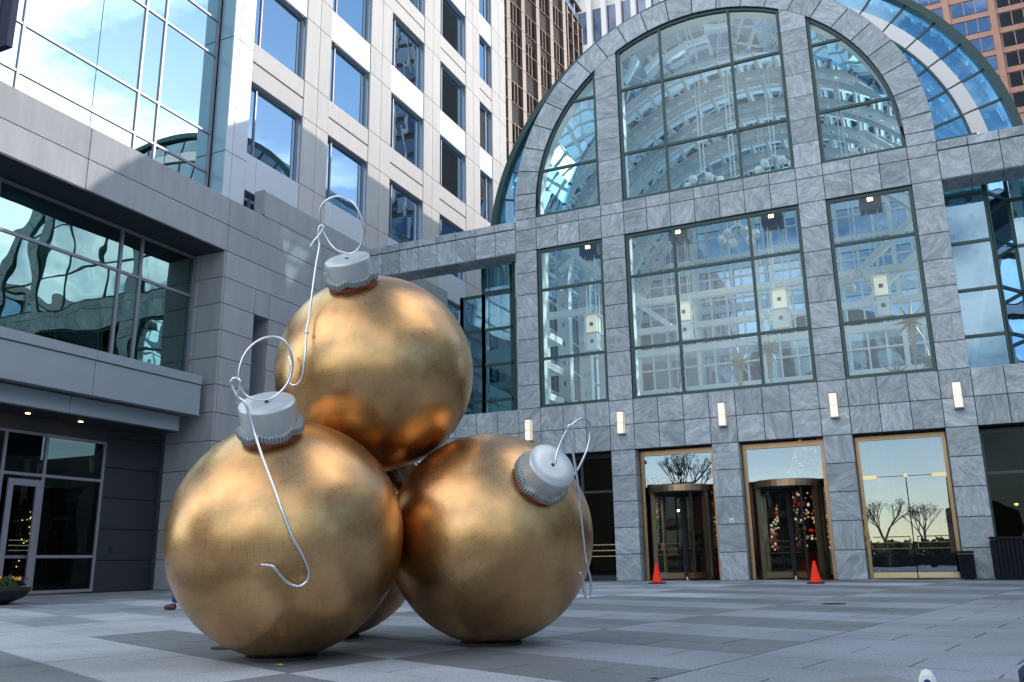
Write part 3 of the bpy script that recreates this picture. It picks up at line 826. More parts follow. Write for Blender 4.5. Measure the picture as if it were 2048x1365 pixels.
# tie beams, diagonal struts and hanging rods inside
mb = MB()
for y in (8.4, 14, 19.6):
    mb.box(-2.2, 19.2, y-.18, y+.18, 13.3, 13.62)
build(mb, 'tie_beam', M['white'], at)
mb = MB()
for y in (8.4, 14):
    for sg in (-1, 1):
        mb.rbar((8.5+sg*10.6, y, 18.2), (8.5+sg*5.2, y, 13.6), .35, .3)
        mb.rbar((8.5+sg*10.9, y-2.5, 17.0), (8.5+sg*6.0, y+1.5, 23.8), .25, .3)
build(mb, 'brace', M['white'], at)
# mezzanine slab, lobby back wall and floor
mb = MB().box(-8, 27, .85, 30, 6.45, 6.62)
build(mb, 'mezzanine_floor', M['ceil'], at)
build(MB().box(-3.4, 20.4, .9, 29, 6.625, 6.65), 'mezzanine_bounce_slab', M['stone_light'], at)  # pale slab added on the mezzanine to bounce light up into the vault
mb = MB().box(-8, 27, .9, 30, -.004, .004)
build(mb, 'lobby_floor', M['concrete'], at)
mb = MB().box(-8, 27, 15.8, 16, .01, 6.4); mb.box(-8.1, -8, .9, 16, .01, 6.4); mb.box(27, 27.1, .9, 16, .01, 6.4)
build(mb, 'lobby_back_wall', M['beige'], at)
mb = MB()
for x in (-5, -1, 3, 7.8, 13.5, 19, 23): mb.lathe([(.42, 0), (.42, 6.4)], (x, 6.5 if x > 14 or x < 4 else 8, 0), n=20)
build(mb, 'lobby_columns', M['metal_blue'], at, smooth=False)
mb = MB().box(3.2, 7.2, 9.5, 9.7, .01, 5.2); build(mb, 'wood_wall', M['wood'], at)
mb = MB().box(16.6, 26, 9.5, 9.7, .01, 5.2); build(mb, 'wood_wall', M['wood'], at)
mb = MB().box(9.0, 10.1, 10.5, 10.7, .01, 5.2); build(mb, 'wood_wall', M['wood'], at)
# vertical glass pier cluster between bay and atrium: left glass bay, right glass bay
def glass_bay(name, faces, hz, z0, z1, gl='bay_glass'):
    """faces: list of ((x,y),(x,y)) plan segments"""
    b0 = None
    for (p, q) in faces:
        p = Vector((*p, 0)); q = Vector((*q, 0)); dn = (q-p).normalized(); c = ((p.x+q.x)/2, (p.y+q.y)/2, (z0+z1)/2)
        mb = MB()
        for e in (p, q): mb.rbar((e.x, e.y, z0), (e.x, e.y, z1), .13, .13, (dn.x, dn.y, 0))
        for h in list(hz)+[z0+.06, z1-.06]:
            mb.rbar((p.x, p.y, h), (q.x, q.y, h), .11, .12)
        fr = build(mb, name, M['green'], at, origin=c)
        zs = [z0]+list(hz)+[z1]
        nrm = Vector((dn.y, -dn.x, 0))*.01
        for a, b in zip(zs[:-1], zs[1:]):
            vs = [(p.x, p.y, a), (q.x, q.y, a), (q.x, q.y, b), (p.x, p.y, b)]
            vs2 = [(v[0]+nrm.x, v[1]+nrm.y, v[2]) for v in vs]
            build(MB().add(vs+vs2, [(0, 1, 2, 3), (7, 6, 5, 4), (0, 4, 5, 1), (1, 5, 6, 2), (2, 6, 7, 3), (3, 7, 4, 0)]), 'pane', M[gl], fr, (c[0], c[1], (a+b)/2))
        b0 = fr
    return b0
glass_bay('bay_frame', [((-3.75, 2), (-2.6, 2)), ((-2.6, 2), (-1.15, 2)), ((-3.75, 6), (-3.75, 2))], [7.9, 9.56, 11.25], 6.98, 13.0)
glass_bay('bay_frame', [((-2.6, 2), (-1.15, 2))], [14.6], 13.0, 16.0)
glass_bay('bay_frame', [((-1.15, 2), (-.55, .95))], [7.9, 9.56, 11.25, 13.0], 6.98, 14.6)
glass_bay('bay_frame', [((17.02, 1.5), (18.45, 1.5)), ((18.45, 1.5), (19.3, 2.8)), ((19.3, 2.8), (21.5, 2.8)), ((21.5, 2.8), (24.5, 2.8))], [8.4, 10.13, 11.95, 13.8], 6.98, 16.2)
mb = MB().box(-8.0, -3.75, 5.9, 6.1, 7, 13.0); build(mb, 'teal_infill_wall', M['green'], at)
mb = MB()
for z in (8.6, 10.2, 11.8): mb.box(-3.4, -1.2, 3.0, 8.5, z, z+.35)
for x in (-3.1, -1.5): mb.box(x-.12, x+.12, 3.1, 3.35, 7, 13)
build(mb, 'white_stair', M['white'], at)
mb = MB().box(17, 26, 6.8, 7, 7, 16); build(mb, 'bay_back_wall', M['fin_side'], at)
mb = MB()
for i in range(9):
    for j in range(11): mb.lathe([(.13, 0), (.13, .01)], (17.5+i*.85, 6.78, 7.6+j*.8), (0, -1, 0), n=10)
build(mb, 'round_studs', M['brown_dark'], at, kind='stuff')
mb = MB()
for i in range(5): mb.rbar((17.2+i*1.7, 5.2, 7), (19.6+i*1.7, 5.2, 15.8), .16, .16, (0, 1, 0))
build(mb, 'bay_brace', M['white'], at, kind='stuff')
# dark ground floor glazing
def storefront(x0, x1, y=.7, posts=(), name='storefront'):
    c = ((x0+x1)/2, y, 2.5)
    mb = MB(); mb.box(x0, x1, y, y+.12, 4.82, 4.98); mb.box(x0, x1, y, y+.12, .01, .2)
    for p in [x0+.06, x1-.06]+list(posts): mb.box(p-.06, p+.06, y, y+.12, .2, 4.82)
    mb.box(x0, x1, y+.01, y+.11, 3.42, 3.52)
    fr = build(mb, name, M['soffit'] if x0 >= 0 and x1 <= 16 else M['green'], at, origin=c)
    for a, b in ((.2, 3.42), (3.52, 4.82)):
        build(MB().box(x0+.1, x1-.1, y+.05, y+.065, a, b), 'pane', M['dark_glazing'], fr, c)
    bars = MB()
    if x0 > 0 and x1 < 5:
        for h in (.92, 1.14, 1.36): bars.box(x0+.2, x1-.2, y-.05, y-.02, h, h+.035)
        build(bars, 'push_bar', M['brass'], fr, c)
    return fr
storefront(1, 4, posts=(2.5,))
storefront(17, 21, .9, posts=(19,)); storefront(21, 27, .9, posts=(24,))
storefront(-8, 0, .5, posts=(-6, -4, -2))

# ------- revolving doors
def revolving(cx):
    x0, x1 = cx-1.5, cx+1.5; y = .55
    c = (cx, y, 0)
    mb = MB()
    # outer portal frame
    mb.box(x0+.03, x0+.16, y, y+.16, 0.01, 4.95); mb.box(x1-.16, x1-.03, y, y+.16, 0.01, 4.95); mb.box(x0+.16, x1-.16, y, y+.16, 4.76, 4.95)
    fr = build(mb, 'revolving_door', M['bronze'], at, origin=c)
    build(MB().box(x0+.16, x1-.16, y+.07, y+.085, 3.55, 4.76), 'transom_pane', M['door_glass'], fr, c)
    cy = y+.55; Rr = 1.27
    # drum canopy
    build(MB().lathe([(Rr+.06, 3.30), (Rr+.06, 3.53), (Rr-.05, 3.56)], (cx, cy, 0), n=40), 'drum_canopy', M['bronze'], fr, c)
    build(MB().lathe([(Rr+.0, 3.26), (Rr+.0, 3.299)], (cx, cy, 0), n=40), 'drum_soffit', M['dark'], fr, c)
    # posts at the throat openings, curved side walls of glass
    for sg in (-1, 1):
        for ang in (38, -38):
            t = R_(ang); px, py = cx+sg*Rr*math.cos(t), cy-Rr*math.sin(t)
            build(MB().rbar((px, py, .01), (px, py, 3.29), .17, .1, (-math.sin(t)*sg, -math.cos(t), 0)), 'post', M['bronze'], fr, c)
        mb = MB(); nseg = 8
        for k in range(nseg):
            a = R_(-36+72*k/nseg); b = R_(-36+72*(k+1)/nseg)
            p = [(cx+sg*Rr*math.cos(q), cy-Rr*math.sin(q)) for q in (a, b)]
            mb.add([(p[0][0], p[0][1], .12), (p[1][0], p[1][1], .12), (p[1][0], p[1][1], 3.29), (p[0][0], p[0][1], 3.29)], [(0, 1, 2, 3)])
        build(mb, 'curved_pane', M['lobby_glass'], fr, c)
        mb = MB()
        for k in range(nseg):
            a = R_(-36+72*k/nseg); b = R_(-36+72*(k+1)/nseg)
            p = [(cx+sg*Rr*math.cos(q), cy-Rr*math.sin(q)) for q in (a, b)]
            mb.rbar((p[0][0], p[0][1], .08), (p[1][0], p[1][1], .08), .08, .15)
        build(mb, 'base_rail', M['bronze'], fr, c)
    # wings
    for k in range(4):
        t = R_(28+90*k); dx, dy = math.cos(t), math.sin(t)
        mb = MB(); L0, L1 = .05, Rr-.08
        for L in (L0+.03, L1-.03): mb.rbar((cx+dx*L, cy+dy*L, .05), (cx+dx*L, cy+dy*L, 3.25), .06, .08, (dx, dy, 0))
        mb.rbar((cx+dx*L0, cy+dy*L0, 3.2), (cx+dx*L1, cy+dy*L1, 3.2), .06, .1)
        wg = build(mb, 'door_wing', M['rubber'], fr, c)
        build(MB().rbar((cx+dx*L0, cy+dy*L0, .17), (cx+dx*L1, cy+dy*L1, .17), .05, .22), 'kick_rail', M['bronze'], fr, c)
        a = (cx+dx*L0, cy+dy*L0); b = (cx+dx*L1, cy+dy*L1)
        build(MB().add([(*a, .28), (*b, .28), (*b, 3.15), (*a, 3.15)], [(0, 1, 2, 3)]), 'wing_pane', M['clear'], fr, c)
        mb = MB()
        for h in (.95, 1.16, 1.37): mb.bar((cx+dx*.2, cy+dy*.2, h), (cx+dx*(L1-.1), cy+dy*(L1-.1), h), .013)
        build(mb, 'push_bar', M['brass'], fr, c)
    build(MB().lathe([(.05, .0), (.05, 3.26)], (cx, cy, 0), n=10), 'centre_shaft', M['rubber'], fr, c)
    build(MB().lathe([(.09, .0), (.09, .12), (.05, .16)], (cx, cy-.0, 0), n=12), 'pivot', M['chrome'], fr, c)
revolving(6.5); revolving(10.5)
# ------- double glass door
y = .62; c = (14.5, y, 0)
mb = MB(); mb.box(13.03, 13.15, y, y+.14, 0.01, 4.95); mb.box(15.85, 15.97, y, y+.14, .01, 4.95); mb.box(13.15, 15.85, y, y+.14, 4.80, 4.95)
fr = build(mb, 'double_glass_door', M['bronze'], at, origin=c)
build(MB().box(13.15, 15.85, y+.06, y+.075, 3.51, 4.80), 'transom_pane', M['door_glass'], fr, c)
for a, b in ((13.15, 14.545), (14.57, 15.85)):
    build(MB().box(a+.005, b-.005, y+.06, y+.075, .22, 3.49), 'door_leaf', M['door_glass'], fr, c)
    build(MB().box(a+.005, b-.005, y+.03, y+.10, .03, .22), 'kick_rail', M['brass'], fr, c)
    build(MB().box(a+.12, b-.12, y+.03, y+.055, .03, .035), 'threshold_trim', M['brass'], fr, c)
    mb = MB()
    for h in (1.02, 1.22, 1.42): mb.bar((a+.12, y-.02, h), (b-.1, y-.02, h), .016)
    e = b-.1 if a < 14 else a+.12
    mb.bar((e, y-.02, 1.0), (e, y-.02, 1.44), .016)
    build(mb, 'push_bar', M['brass'], fr, c)
for (a, b, z0, z1) in ((13.15, 13.62, 3.42, 3.56), (15.4, 15.85, 3.42, 3.56), (14.5, 14.62, 3.45, 3.58)): build(MB().box(a, b, y+.03, y+.10, z0, z1), 'patch_fitting', M['brass'], fr, c)

# ------- wall lamps
for (x, lb) in ((.5, 'lit white box wall lamp on the granite band, leftmost, just above the right gold bauble'),
                (4.5, 'lit white box wall lamp on granite left of the first revolving door'),
                (8.5, 'lit white box wall lamp on granite between the two revolving doors'),
                (12.5, 'lit white box wall lamp between the second revolving door and the glass double door'),
                (16.5, 'lit white box wall lamp above the small black bin, rightmost of the row')):
    s = thing('wall_lamp', (x, 0, 6.05), lb, 'wall lamp', 'wall lamps along the granite band')
    build(MB().box(x-.13, x+.13, -.2, -.02, 5.64, 6.05).box(x-.13, x+.13, -.2, -.02, 6.09, 6.50), 'glass_box', M['sconce'], s, (x, 0, 6.05))
    mb = MB(); mb.box(x-.15, x+.15, -.21, -.005, 5.60, 5.64); mb.box(x-.15, x+.15, -.21, -.005, 6.50, 6.54)
    mb.box(x-.1, x+.1, -.02, -.002, 5.64, 6.5)
    for sx in (-.14, .14): mb.rbar((x+sx, -.205, 5.6), (x+sx, -.205, 6.54), .02, .015, (0, 1, 0))
    build(mb, 'metal_frame', M['mullion'], s, (x, 0, 6.05))
# small paper notice on the pier
tag(build(MB().box(8.46, 8.62, -.012, 0-.001, 2.06, 2.22), 'notice', M['paper'], None, (8.54, 0, 2.14)), 'small square white notice on the granite pier between the revolving doors', 'notice')
nt_o = bpy.data.objects['notice']
build(MB().box(8.515, 8.565, -.016, -.0125, 2.09, 2.15), 'notice_print', M['ink'], nt_o, (8.54, 0, 2.14))

# ------- lantern boxes, stars and chandeliers inside
def lantern(x, y, lb):
    s = thing('hanging_lantern', (x, y, 11), lb, 'lantern', 'lantern boxes hanging in the atrium')
    build(MB().box(x-.42, x+.42, y-.42, y+.42, 14.45, 15.05), 'dark_motor_box', M['rubber'] if x > 99 else M['navy'], s)
    build(MB().box(x-.1, x+.1, y-.44, y-.421, 14.72, 14.92), 'orange_light', M['lamp_warm'], s)
    mb = MB()
    for dx in (-.22, .22):
        for dy in (-.22, .22): mb.bar((x+dx, y+dy, 11.6), (x+dx, y+dy, 14.45), .025, 4)
    build(mb, 'hanging_rod', M['white'], s)
    mb = MB()
    for dx in (-.32, .32):
        for dy in (-.32, .32): mb.rbar((x+dx, y+dy, 9.95), (x+dx, y+dy, 11.6), .05, .05, (0, 1, 0))
    for z in (9.95, 10.75, 11.6): mb.box(x-.34, x+.34, y-.34, y+.34, z-.025, z+.025)
    build(mb, 'lantern_frame', M['white'], s)
    for zt, mt in ((10.78, 'white_glow'), (9.98, 'white')):
        build(MB().box(x-.25, x+.25, y-.33, y+.27, zt, zt+.72), 'lantern_panel', M[mt], s)
        build(MB().box(x-.08, x+.08, y-.345, y-.331, zt+.28, zt+.44), 'lantern_motif', M['ink'], s)
for x, lb in ((2.4, 'white lantern box hanging behind the narrow left window'), (6.62, 'white lantern box hanging behind the left mullion of the wide window'),
              (10.62, 'white lantern box hanging behind the right part of the wide window'), (14.52, 'white lantern box hanging behind the right hand narrow window')):
    lantern(x, 3.2, lb)
def star(x, y, z, R, lb, rot=0):
    mb = MB()
    n = 10; vs = [(x, y-.22*R, z), (x, y+.22*R, z)]
    for k in range(2*n):
        a = PI*k/n+rot; r = (R*(1 if k % 4 else 1.0) if k % 2 == 0 else R*.24)
        if k % 4 == 2: r *= .78
        vs.append((x+r*math.sin(a), y, z+r*math.cos(a)))
    fs = []
    for k in range(2*n):
        a, b = 2+k, 2+(k+1) % (2*n); fs += [(0, b, a), (1, a, b)]
    mb.add(vs, fs)
    # long tail point
    o = build(mb, 'star_ornament', M['star'], None, (x, y, z))
    tag(o, lb, 'star', 'star ornaments hanging in the atrium')
    build(MB().add([(x-.17*R, y, z-.3*R), (x, y-.12*R, z-.3*R), (x+.17*R, y, z-.3*R), (x, y+.12*R, z-.3*R), (x, y, z-2.2*R)], [(0, 1, 4), (1, 2, 4), (2, 3, 4), (3, 0, 4)]), 'tail_point', M['star'], o, (x, y, z))
    build(MB().bar((x, y, z+R*.7), (x, y, min(24, z+13)), .012, 4), 'wire', M['white'], o, (x, y, z))
star(7.74, 9, 10.0, 1.05, 'big pale many-pointed star in the middle of the wide window')
star(9.0, 10.5, 10.9, .95, 'pale star just behind and right of the biggest star', .2)
star(11.6, 9, 10.5, .9, 'pale star half hidden by the pier right of the wide window', .1)
star(15.5, 9, 11.1, 1.1, 'tall pale star in the right hand narrow window', .15)
star(14.7, 9.5, 8.8, .85, 'low pale star at the foot of the right hand narrow window', .3)
star(16.1, 11, 9.6, .8, 'small pale star near the edge of the right hand narrow window')
star(10.2, 11, 8.6, .7, 'small low pale star at the sill of the wide window', .25)
star(4.6, 9.5, 8.6, .95, 'low pale star at the left bottom corner of the wide window', .2)
def chandelier(x, y, z, L, lb):
    s = thing('chandelier', (x, y, z), lb, 'chandelier', 'chandeliers hanging in the atrium')
    mb = MB()
    for dx in (-.09, .09): mb.bar((x+dx, y, z+.3), (x+dx, y, z+L), .028, 5)
    build(mb, 'stem', M['white'], s)
    for k in range(6):
        t = 2*PI*k/6; px, py = x+.75*math.cos(t), y+.75*math.sin(t)
        build(MB().bar((x, y, z+.35), (px, py, z-.15), .03, 5), 'arm', M['white'], s)
        build(MB().lathe([(.13, -.5), (.2, -.3), (.14, -.1)], (px, py, z), n=10), 'glass_shade', M['white'], s)
for q in ((9.0, 4.2, 14.9, 8.5, 'white chandelier at the top of the wide lower window'), (10.7, 5.4, 18.4, 5, 'white chandelier high in the right part of the arch window'),
          (14.5, 5, 17.9, 4.2, 'white chandelier in the right quarter window'), (7.5, 5, 18.1, 5.5, 'white chandelier low in the left part of the arch window'),
          (9.6, 10, 12.6, 10, 'white chandelier deeper inside the atrium behind the wide window'), (13.7, 4.6, 12.2, 9, 'white chandelier in the right hand narrow window')):
    chandelier(*q)
# ------- Christmas tree in the lobby
ct = thing('christmas_tree', (11.05, 5, 0), 'tall Christmas tree with red and gold baubles seen through the second revolving door', 'Christmas tree')
mb = MB().lathe([(.25, 0), (.25, 1.2)], (11.05, 5, 0), n=12); build(mb, 'trunk', M['bark'], ct)
mb = MB()
rt = random.Random(5)
for k in range(3600):
    z = 1.2+5.0*rt.random()**1.15; rr = 2.2*(1-(z-1.2)/5.4); t = rt.random()*2*PI; q = rr*(.55+.45*rt.random())
    x, y = 11.05+q*math.cos(t), 5+q*math.sin(t); s = .11
    dx, dy = math.cos(t)*s*2, math.sin(t)*s*2
    mb.add([(x-dy*.3, y+dx*.3, z), (x+dy*.3, y-dx*.3, z), (x+dx, y+dy, z-.06)], [(0, 1, 2)])
build(mb, 'needles', M['fir'], ct, kind='stuff')
mb = MB().lathe([(1.5, .02), (1.35, .5), (.3, .9)], (11.05, 5, 0), n=24); build(mb, 'red_skirt', M['red_cloth'], ct)
def uvs(mb, c, r, n=8, m_=5):
    vs = [(c[0], c[1], c[2]+r)]
    for i in range(1, m_):
        for j in range(n):
            a, b = PI*i/m_, 2*PI*j/n; vs.append((c[0]+r*math.sin(a)*math.cos(b), c[1]+r*math.sin(a)*math.sin(b), c[2]+r*math.cos(a)))
    vs.append((c[0], c[1], c[2]-r)); fs = [(0, 1+j, 1+(j+1) % n) for j in range(n)]
    for i in range(m_-2):
        for j in range(n): fs.append((1+i*n+j, 1+(i+1)*n+j, 1+(i+1)*n+(j+1) % n, 1+i*n+(j+1) % n))
    L = len(vs)-1; fs += [(L, 1+(m_-2)*n+(j+1) % n, 1+(m_-2)*n+j) for j in range(n)]
    mb.add(vs, fs)
for mt, cn, rr0 in (('bauble_red', 330, .085), ('bauble_gold', 260, .07), ('bauble_white', 200, .055)):
    mb = MB()
    for k in range(cn):
        z = 1.1+5.1*rt.random(); rr = 2.25*(1-(z-1.1)/5.5)*(.9+.1*rt.random()); t = rt.random()*2*PI
        uvs(mb, (11.05+rr*math.cos(t), 5+rr*math.sin(t), z), rr0*(.55+.4*rt.random()), 6, 4)
    build(mb, 'baubles', M[mt], ct, kind='stuff', smooth=True)
# lobby pendant lamps and potted plants
for (x, y, z, lb) in ((6.3, 6.2, 3.2, 'small glowing pendant lamp seen through the first revolving door'), (3.3, 5, 2.9, 'small glowing pendant lamp behind the glass left of the first pier'), (18.2, 5, 2.6, 'glowing orange pendant lamp behind the dark glass at far right'), (20.2, 7, 3.3, 'higher orange pendant lamp behind the dark glass at far right')):
    s = thing('pendant_lamp', (x, y, z), lb, 'pendant lamp', 'pendant lamps in the lobby')
    mb = MB(); uvs(mb, (x, y, z), .07, 10, 7); build(mb, 'bulb', M['lamp_warm'], s, smooth=True)
    build(MB().lathe([(.16, .02), (.1, .14), (.03, .2)], (x, y, z), n=14), 'shade', M['rubber'], s)
    build(MB().bar((x, y, z+.2), (x, y, 6.4), .01, 4), 'cord', M['rubber'], s)
def leaf_clump(mb, c, r, n, s, rg, flat=1.0):
    for _ in range(n):
        a, b = rg.random()*2*PI, math.acos(2*rg.random()-1); q = r*rg.random()**.4
        x, y, z = c[0]+q*math.sin(b)*math.cos(a), c[1]+q*math.sin(b)*math.sin(a), c[2]+q*math.cos(b)*flat
        d1 = Vector((rg.uniform(-1, 1), rg.uniform(-1, 1), rg.uniform(-1, 1))).normalized()*s; d2 = d1.orthogonal().normalized()*s*.45
        p = Vector((x, y, z)); mb.add([p-d1, p+d2, p+d1, p-d2], [(0, 1, 2, 3)])
for (x, y) in ((7.0, 3.2), (6.0, 4.6)):
    s = thing('potted_plant', (x, y, 0), 'leafy plant in a tall %s pot inside the first revolving door' % ('grey metal' if x > 6.5 else 'dark'), 'potted plant')
    build(MB().lathe([(.2, .01), (.27, 1.1), (.24, 1.1), (.22, 1.0)], (x, y, 0), n=18), 'pot', M['metal_blue'] if x > 6.5 else M['rubber'], s)
    mb = MB(); leaf_clump(mb, (x, y, 1.45), .5, 200, .09, rt); build(mb, 'leaves', M['hedge'], s, kind='stuff')

# ================================================================== LEFT OFFICE BUILDING
ob = thing('office_building', (-8.6, 0, 0), 'pale office block with mirrored windows above a grey stone base', 'building')
XC, XW, XL, XA, XB = -8.0, -9.4, -10.3, -9.35, -8.6
def panel_x(name, mat, x, y0, y1, z0, z1, th=.1, g_=.02, bev=.012):
    return cbox(name, M[mat], x-th/2, (y0+y1)/2, (z0+z1)/2, th, y1-y0-g_, z1-z0-g_, ob, bev)
ch = 12.46/12
# stone courses of the projecting wall (y -9.1 .. 8.3)
ys = [-9.1, -7.4, -6.55, -3.2, .3, 4.3, 8.3]
for k in range(15):
    z0, z1 = (k*ch, (k+1)*ch) if k < 12 else ((12.46, 13.5), (13.5, 14.62), (14.62, 15.72))[k-12]
    yl = ys if k != 14 else [-7.2, -6.55, -3.2, .3, 4.3, 8.3]
    if k == 11 or k > 11: yl = [y for y in yl if y not in (-7.4, -6.55)]
    if k == 14: yl = [-7.2, -3.2, .3, 4.3, 8.3]
    for a, b in zip(yl[:-1], yl[1:]):
        if (a, b) == (-7.4, -6.55) and k < 10: continue
        panel_x('stone_panel', 'stone', XC, a, b, z0, z1)
mb = MB(); mb.box(-10.4, XC-.1, -9.08, -7.42, 0, 14.6); mb.box(-10.4, XC-.1, -6.52, 8.28, 0, 14.6); mb.box(-10.4, XC-.1, -7.42, -6.52, 10.4, 14.6); mb.box(-8.5, XC-.1, -7.18, 8.28, 14.6, 15.7)
mb.box(-10.4, -9.6, -7.42, -6.52, 0, 10.4)
build(mb, 'wall_core', M['stone'], ob)
build(MB().box(-9.6, -9.5, -7.42, -6.52, 0, 10.4), 'slot_back', M['soffit'], ob)
# parapet block end face
cbox('stone_panel', M['stone'], -8.2, -7.24, 15.17, .5, .1, 1.08, ob)
# reveal facing the viewer (y = -9.1)
for k in range(12):
    for (a, b) in ((XC-.001, -9.2), (-9.2, -10.3)):
        cbox('reveal_panel', M['stone'], (a+b)/2, -9.15, (k+.5)*ch, abs(a-b)-.02, .1, ch-.02, ob)
# stone band above the recessed window
yb = [-9.1, -15.45, -21.8, -28]
for a, b in zip(yb[1:], yb[:-1]):
    for z0, z1 in ((12.46, 13.5), (13.5, 14.62)):
        panel_x('band_panel', 'stone', XC, a, b, z0, z1, th=.12)
build(MB().box(-10.2, XC-.12, -28, -9.1, 12.5, 14.6), 'band_core', M['stone'], ob)
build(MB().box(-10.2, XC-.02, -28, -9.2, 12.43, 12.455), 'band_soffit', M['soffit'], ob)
# recessed wide window
def plane_window(parent, x, ys_, zs_, mat, name='window', fw=.09, depth=.1, warp=None, thin=(), thick=None):
    c = (x, (ys_[0]+ys_[-1])/2, (zs_[0]+zs_[-1])/2)
    mb = MB()
    mb.box(x-depth, x, ys_[0], ys_[-1], zs_[0], zs_[0]+fw); mb.box(x-depth, x, ys_[0], ys_[-1], zs_[-1]-fw, zs_[-1])
    mb.box(x-depth, x, ys_[0], ys_[0]+fw, zs_[0]+fw, zs_[-1]-fw); mb.box(x-depth, x, ys_[-1]-fw, ys_[-1], zs_[0]+fw, zs_[-1]-fw)
    wdw = build(mb, name, M['mullion'], parent, c)
    for y_ in ys_[1:-1]:
        hw = .012 if y_ in thin else fw/2
        build(MB().box(x-depth, x-(.0 if y_ not in thin else .055), y_-hw, y_+hw, zs_[0]+fw, zs_[-1]-fw), 'mullion', M['mullion'] if y_ not in thin else M['rubber'], wdw, c)
    for z_ in zs_[1:-1]:
        build(MB().box(x-depth, x-.012, ys_[0]+fw, ys_[-1]-fw, z_-fw/2, z_+fw/2), 'transom_bar', M['mullion'], wdw, c)
    for a, b in zip(ys_[:-1], ys_[1:]):
        for e, f in zip(zs_[:-1], zs_[1:]):
            build(MB().box(x-.075, x-.06, a, b, e, f), 'pane', M[mat], wdw, (x, (a+b)/2, (e+f)/2))
    return wdw
plane_window(ob, XW, [-28, -22.0, -17.3, -12.67, -11.78, -9.2], [7.6, 10.8, 12.4], 'mirror_warp', fw=.1)
build(MB().box(-14, -13.9, -28, -9.2, 6, 12.4).box(-13.9, -9.7, -28, -9.3, 7.3, 7.5), 'office_back_wall', M['dark'], ob)
# curtain wall above the band
plane_window(ob, XA, [-28, -22, -17.25, -14.47, -12.65, -11.72, -8.98], [15.2-.6, 16.05, 17.73, 21.25, 22.9, 26.4, 28.05, 31.6, 34], 'curtain', fw=.09, thin=(-14.47,))
build(MB().box(-14, -13.9, -28, -9, 14.7, 34), 'office_back_wall', M['dark'], ob)
# bright metal pilaster
for z0, z1 in ((14.4, 16.9), (16.9, 22.07), (22.07, 27.2), (27.2, 32.4), (32.4, 38)):
    cbox('pilaster_panel', M['fin_side'], (XA+XB)/2-.02, -8.87, (z0+z1)/2, XB-XA-.04, .1, z1-z0-.03, ob)
    panel_x('pilaster_panel', 'metal_white', XB, -8.92, -8.55, z0, z1)
    panel_x('pilaster_panel', 'metal_white', XB, -8.55, -7.72, z0, z1)
build(MB().box(XA, XB-.1, -8.82, -7.74, 14.3, 38), 'pilaster_core', M['metal_blue'], ob)
# office tower grid
wins = [(-7.7, -4.3), (-2.4, .95), (3.0, 6.48), (8.4, 11.75), (13.75, 15.65)]
piers = [(-4.3, -2.4), (.95, 3.0), (6.48, 8.4), (11.75, 13.75), (15.65, 17.9)]
base = 17.35; per = 10.1
lev = []   # (kind, z0, z1)
for q in range(-1, 3):
    z = base+per*q-5.0
    lev += [('w', z+.05, z+3.35), ('m', z+3.35, z+5.0), ('w', z+5.0, z+8.3), ('s', z+8.3, z+10.15)]
for (kind, z0, z1) in lev:
    if z1 < 10 or z0 > 42: continue
    for (a, b) in piers:
        mid = (a+b)/2+.05
        for (p, q) in ((a, mid), (mid, b)): panel_x('pier_panel', 'stone_light', XB, p, q, z0, z1)
    for wi, (a, b) in enumerate(wins):
        if z1 < 14.5 and wi < 1: continue
        if kind == 's':
            zm = (z0+z1)/2
            panel_x('spandrel_panel', 'stone_light', XB-.03, a, b, z0, zm-.03)
            panel_x('spandrel_panel', 'stone_light', XB-.03, a, b, zm+.03, z1)
            build(MB().box(XB-.35, XB-.12, a, b, z0, z1), 'spandrel_core', M['grout'], ob)
        elif kind == 'm':
            panel_x('metal_panel', 'metal_white', XB-.05, a, a+.62, z0, z1, bev=.006); panel_x('metal_panel', 'metal_white', XB-.05, a+.62, b, z0, z1, bev=.006)
            build(MB().box(XB-.35, XB-.15, a, b, z0, z1), 'panel_core', M['grout'], ob)
        else:
            plane_window(ob, XB-.26, [a+.02, a+.62, b-.02] if wi < 4 else [a+.02, b-.5, b-.02], [z0+.02, z1-.02], 'mirror', fw=.07, depth=.09)
            lin = MB(); lin.box(XB-.26, XB-.1, a, a+.02, z0, z1); lin.box(XB-.26, XB-.1, b-.02, b, z0, z1); lin.box(XB-.26, XB-.1, a, b, z1-.02, z1)
            build(lin, 'window_reveal', M['metal_blue'], ob)
mb = MB()
for (a, b) in piers: mb.box(XB-.7, XB-.105, a+.01, b-.01, 10, 43)
build(mb, 'pier_core', M['grout'], ob)
build(MB().box(-16, -11.5, -8, 17.8, 10, 43), 'tower_core', M['dark'], ob)
build(MB().box(-16, -8.62, 17.7, 17.88, 0, 43), 'tower_end_wall', M['stone_light'], ob)
mb = MB()
for zf in (12.3, 17.2, 22.4, 27.4, 32.5, 37.5): mb.box(-11.5, -8.95, -7.7, 17.5, zf-.12, zf-.02)
build(mb, 'floor_slab', M['soffit'], ob)
for (y0, z0, lb) in ((-7.3, 25.7, 'in the first window column beside the metal pilaster'), (-2.1, 25.72, 'left one of two in the second window column'), (-1.2, 25.72, 'right one of two in the second window column'), (3.4, 15.5, 'low in the third window column')):
    tag(build(MB().box(-10.6, -9.7, y0, y0+.55, z0-.06, z0), 'ceiling_light', M['white_glow'], None, (-10.2, y0, z0)), 'pale square ceiling light behind office glass, '+lb, 'ceiling light', 'ceiling lights in the offices')
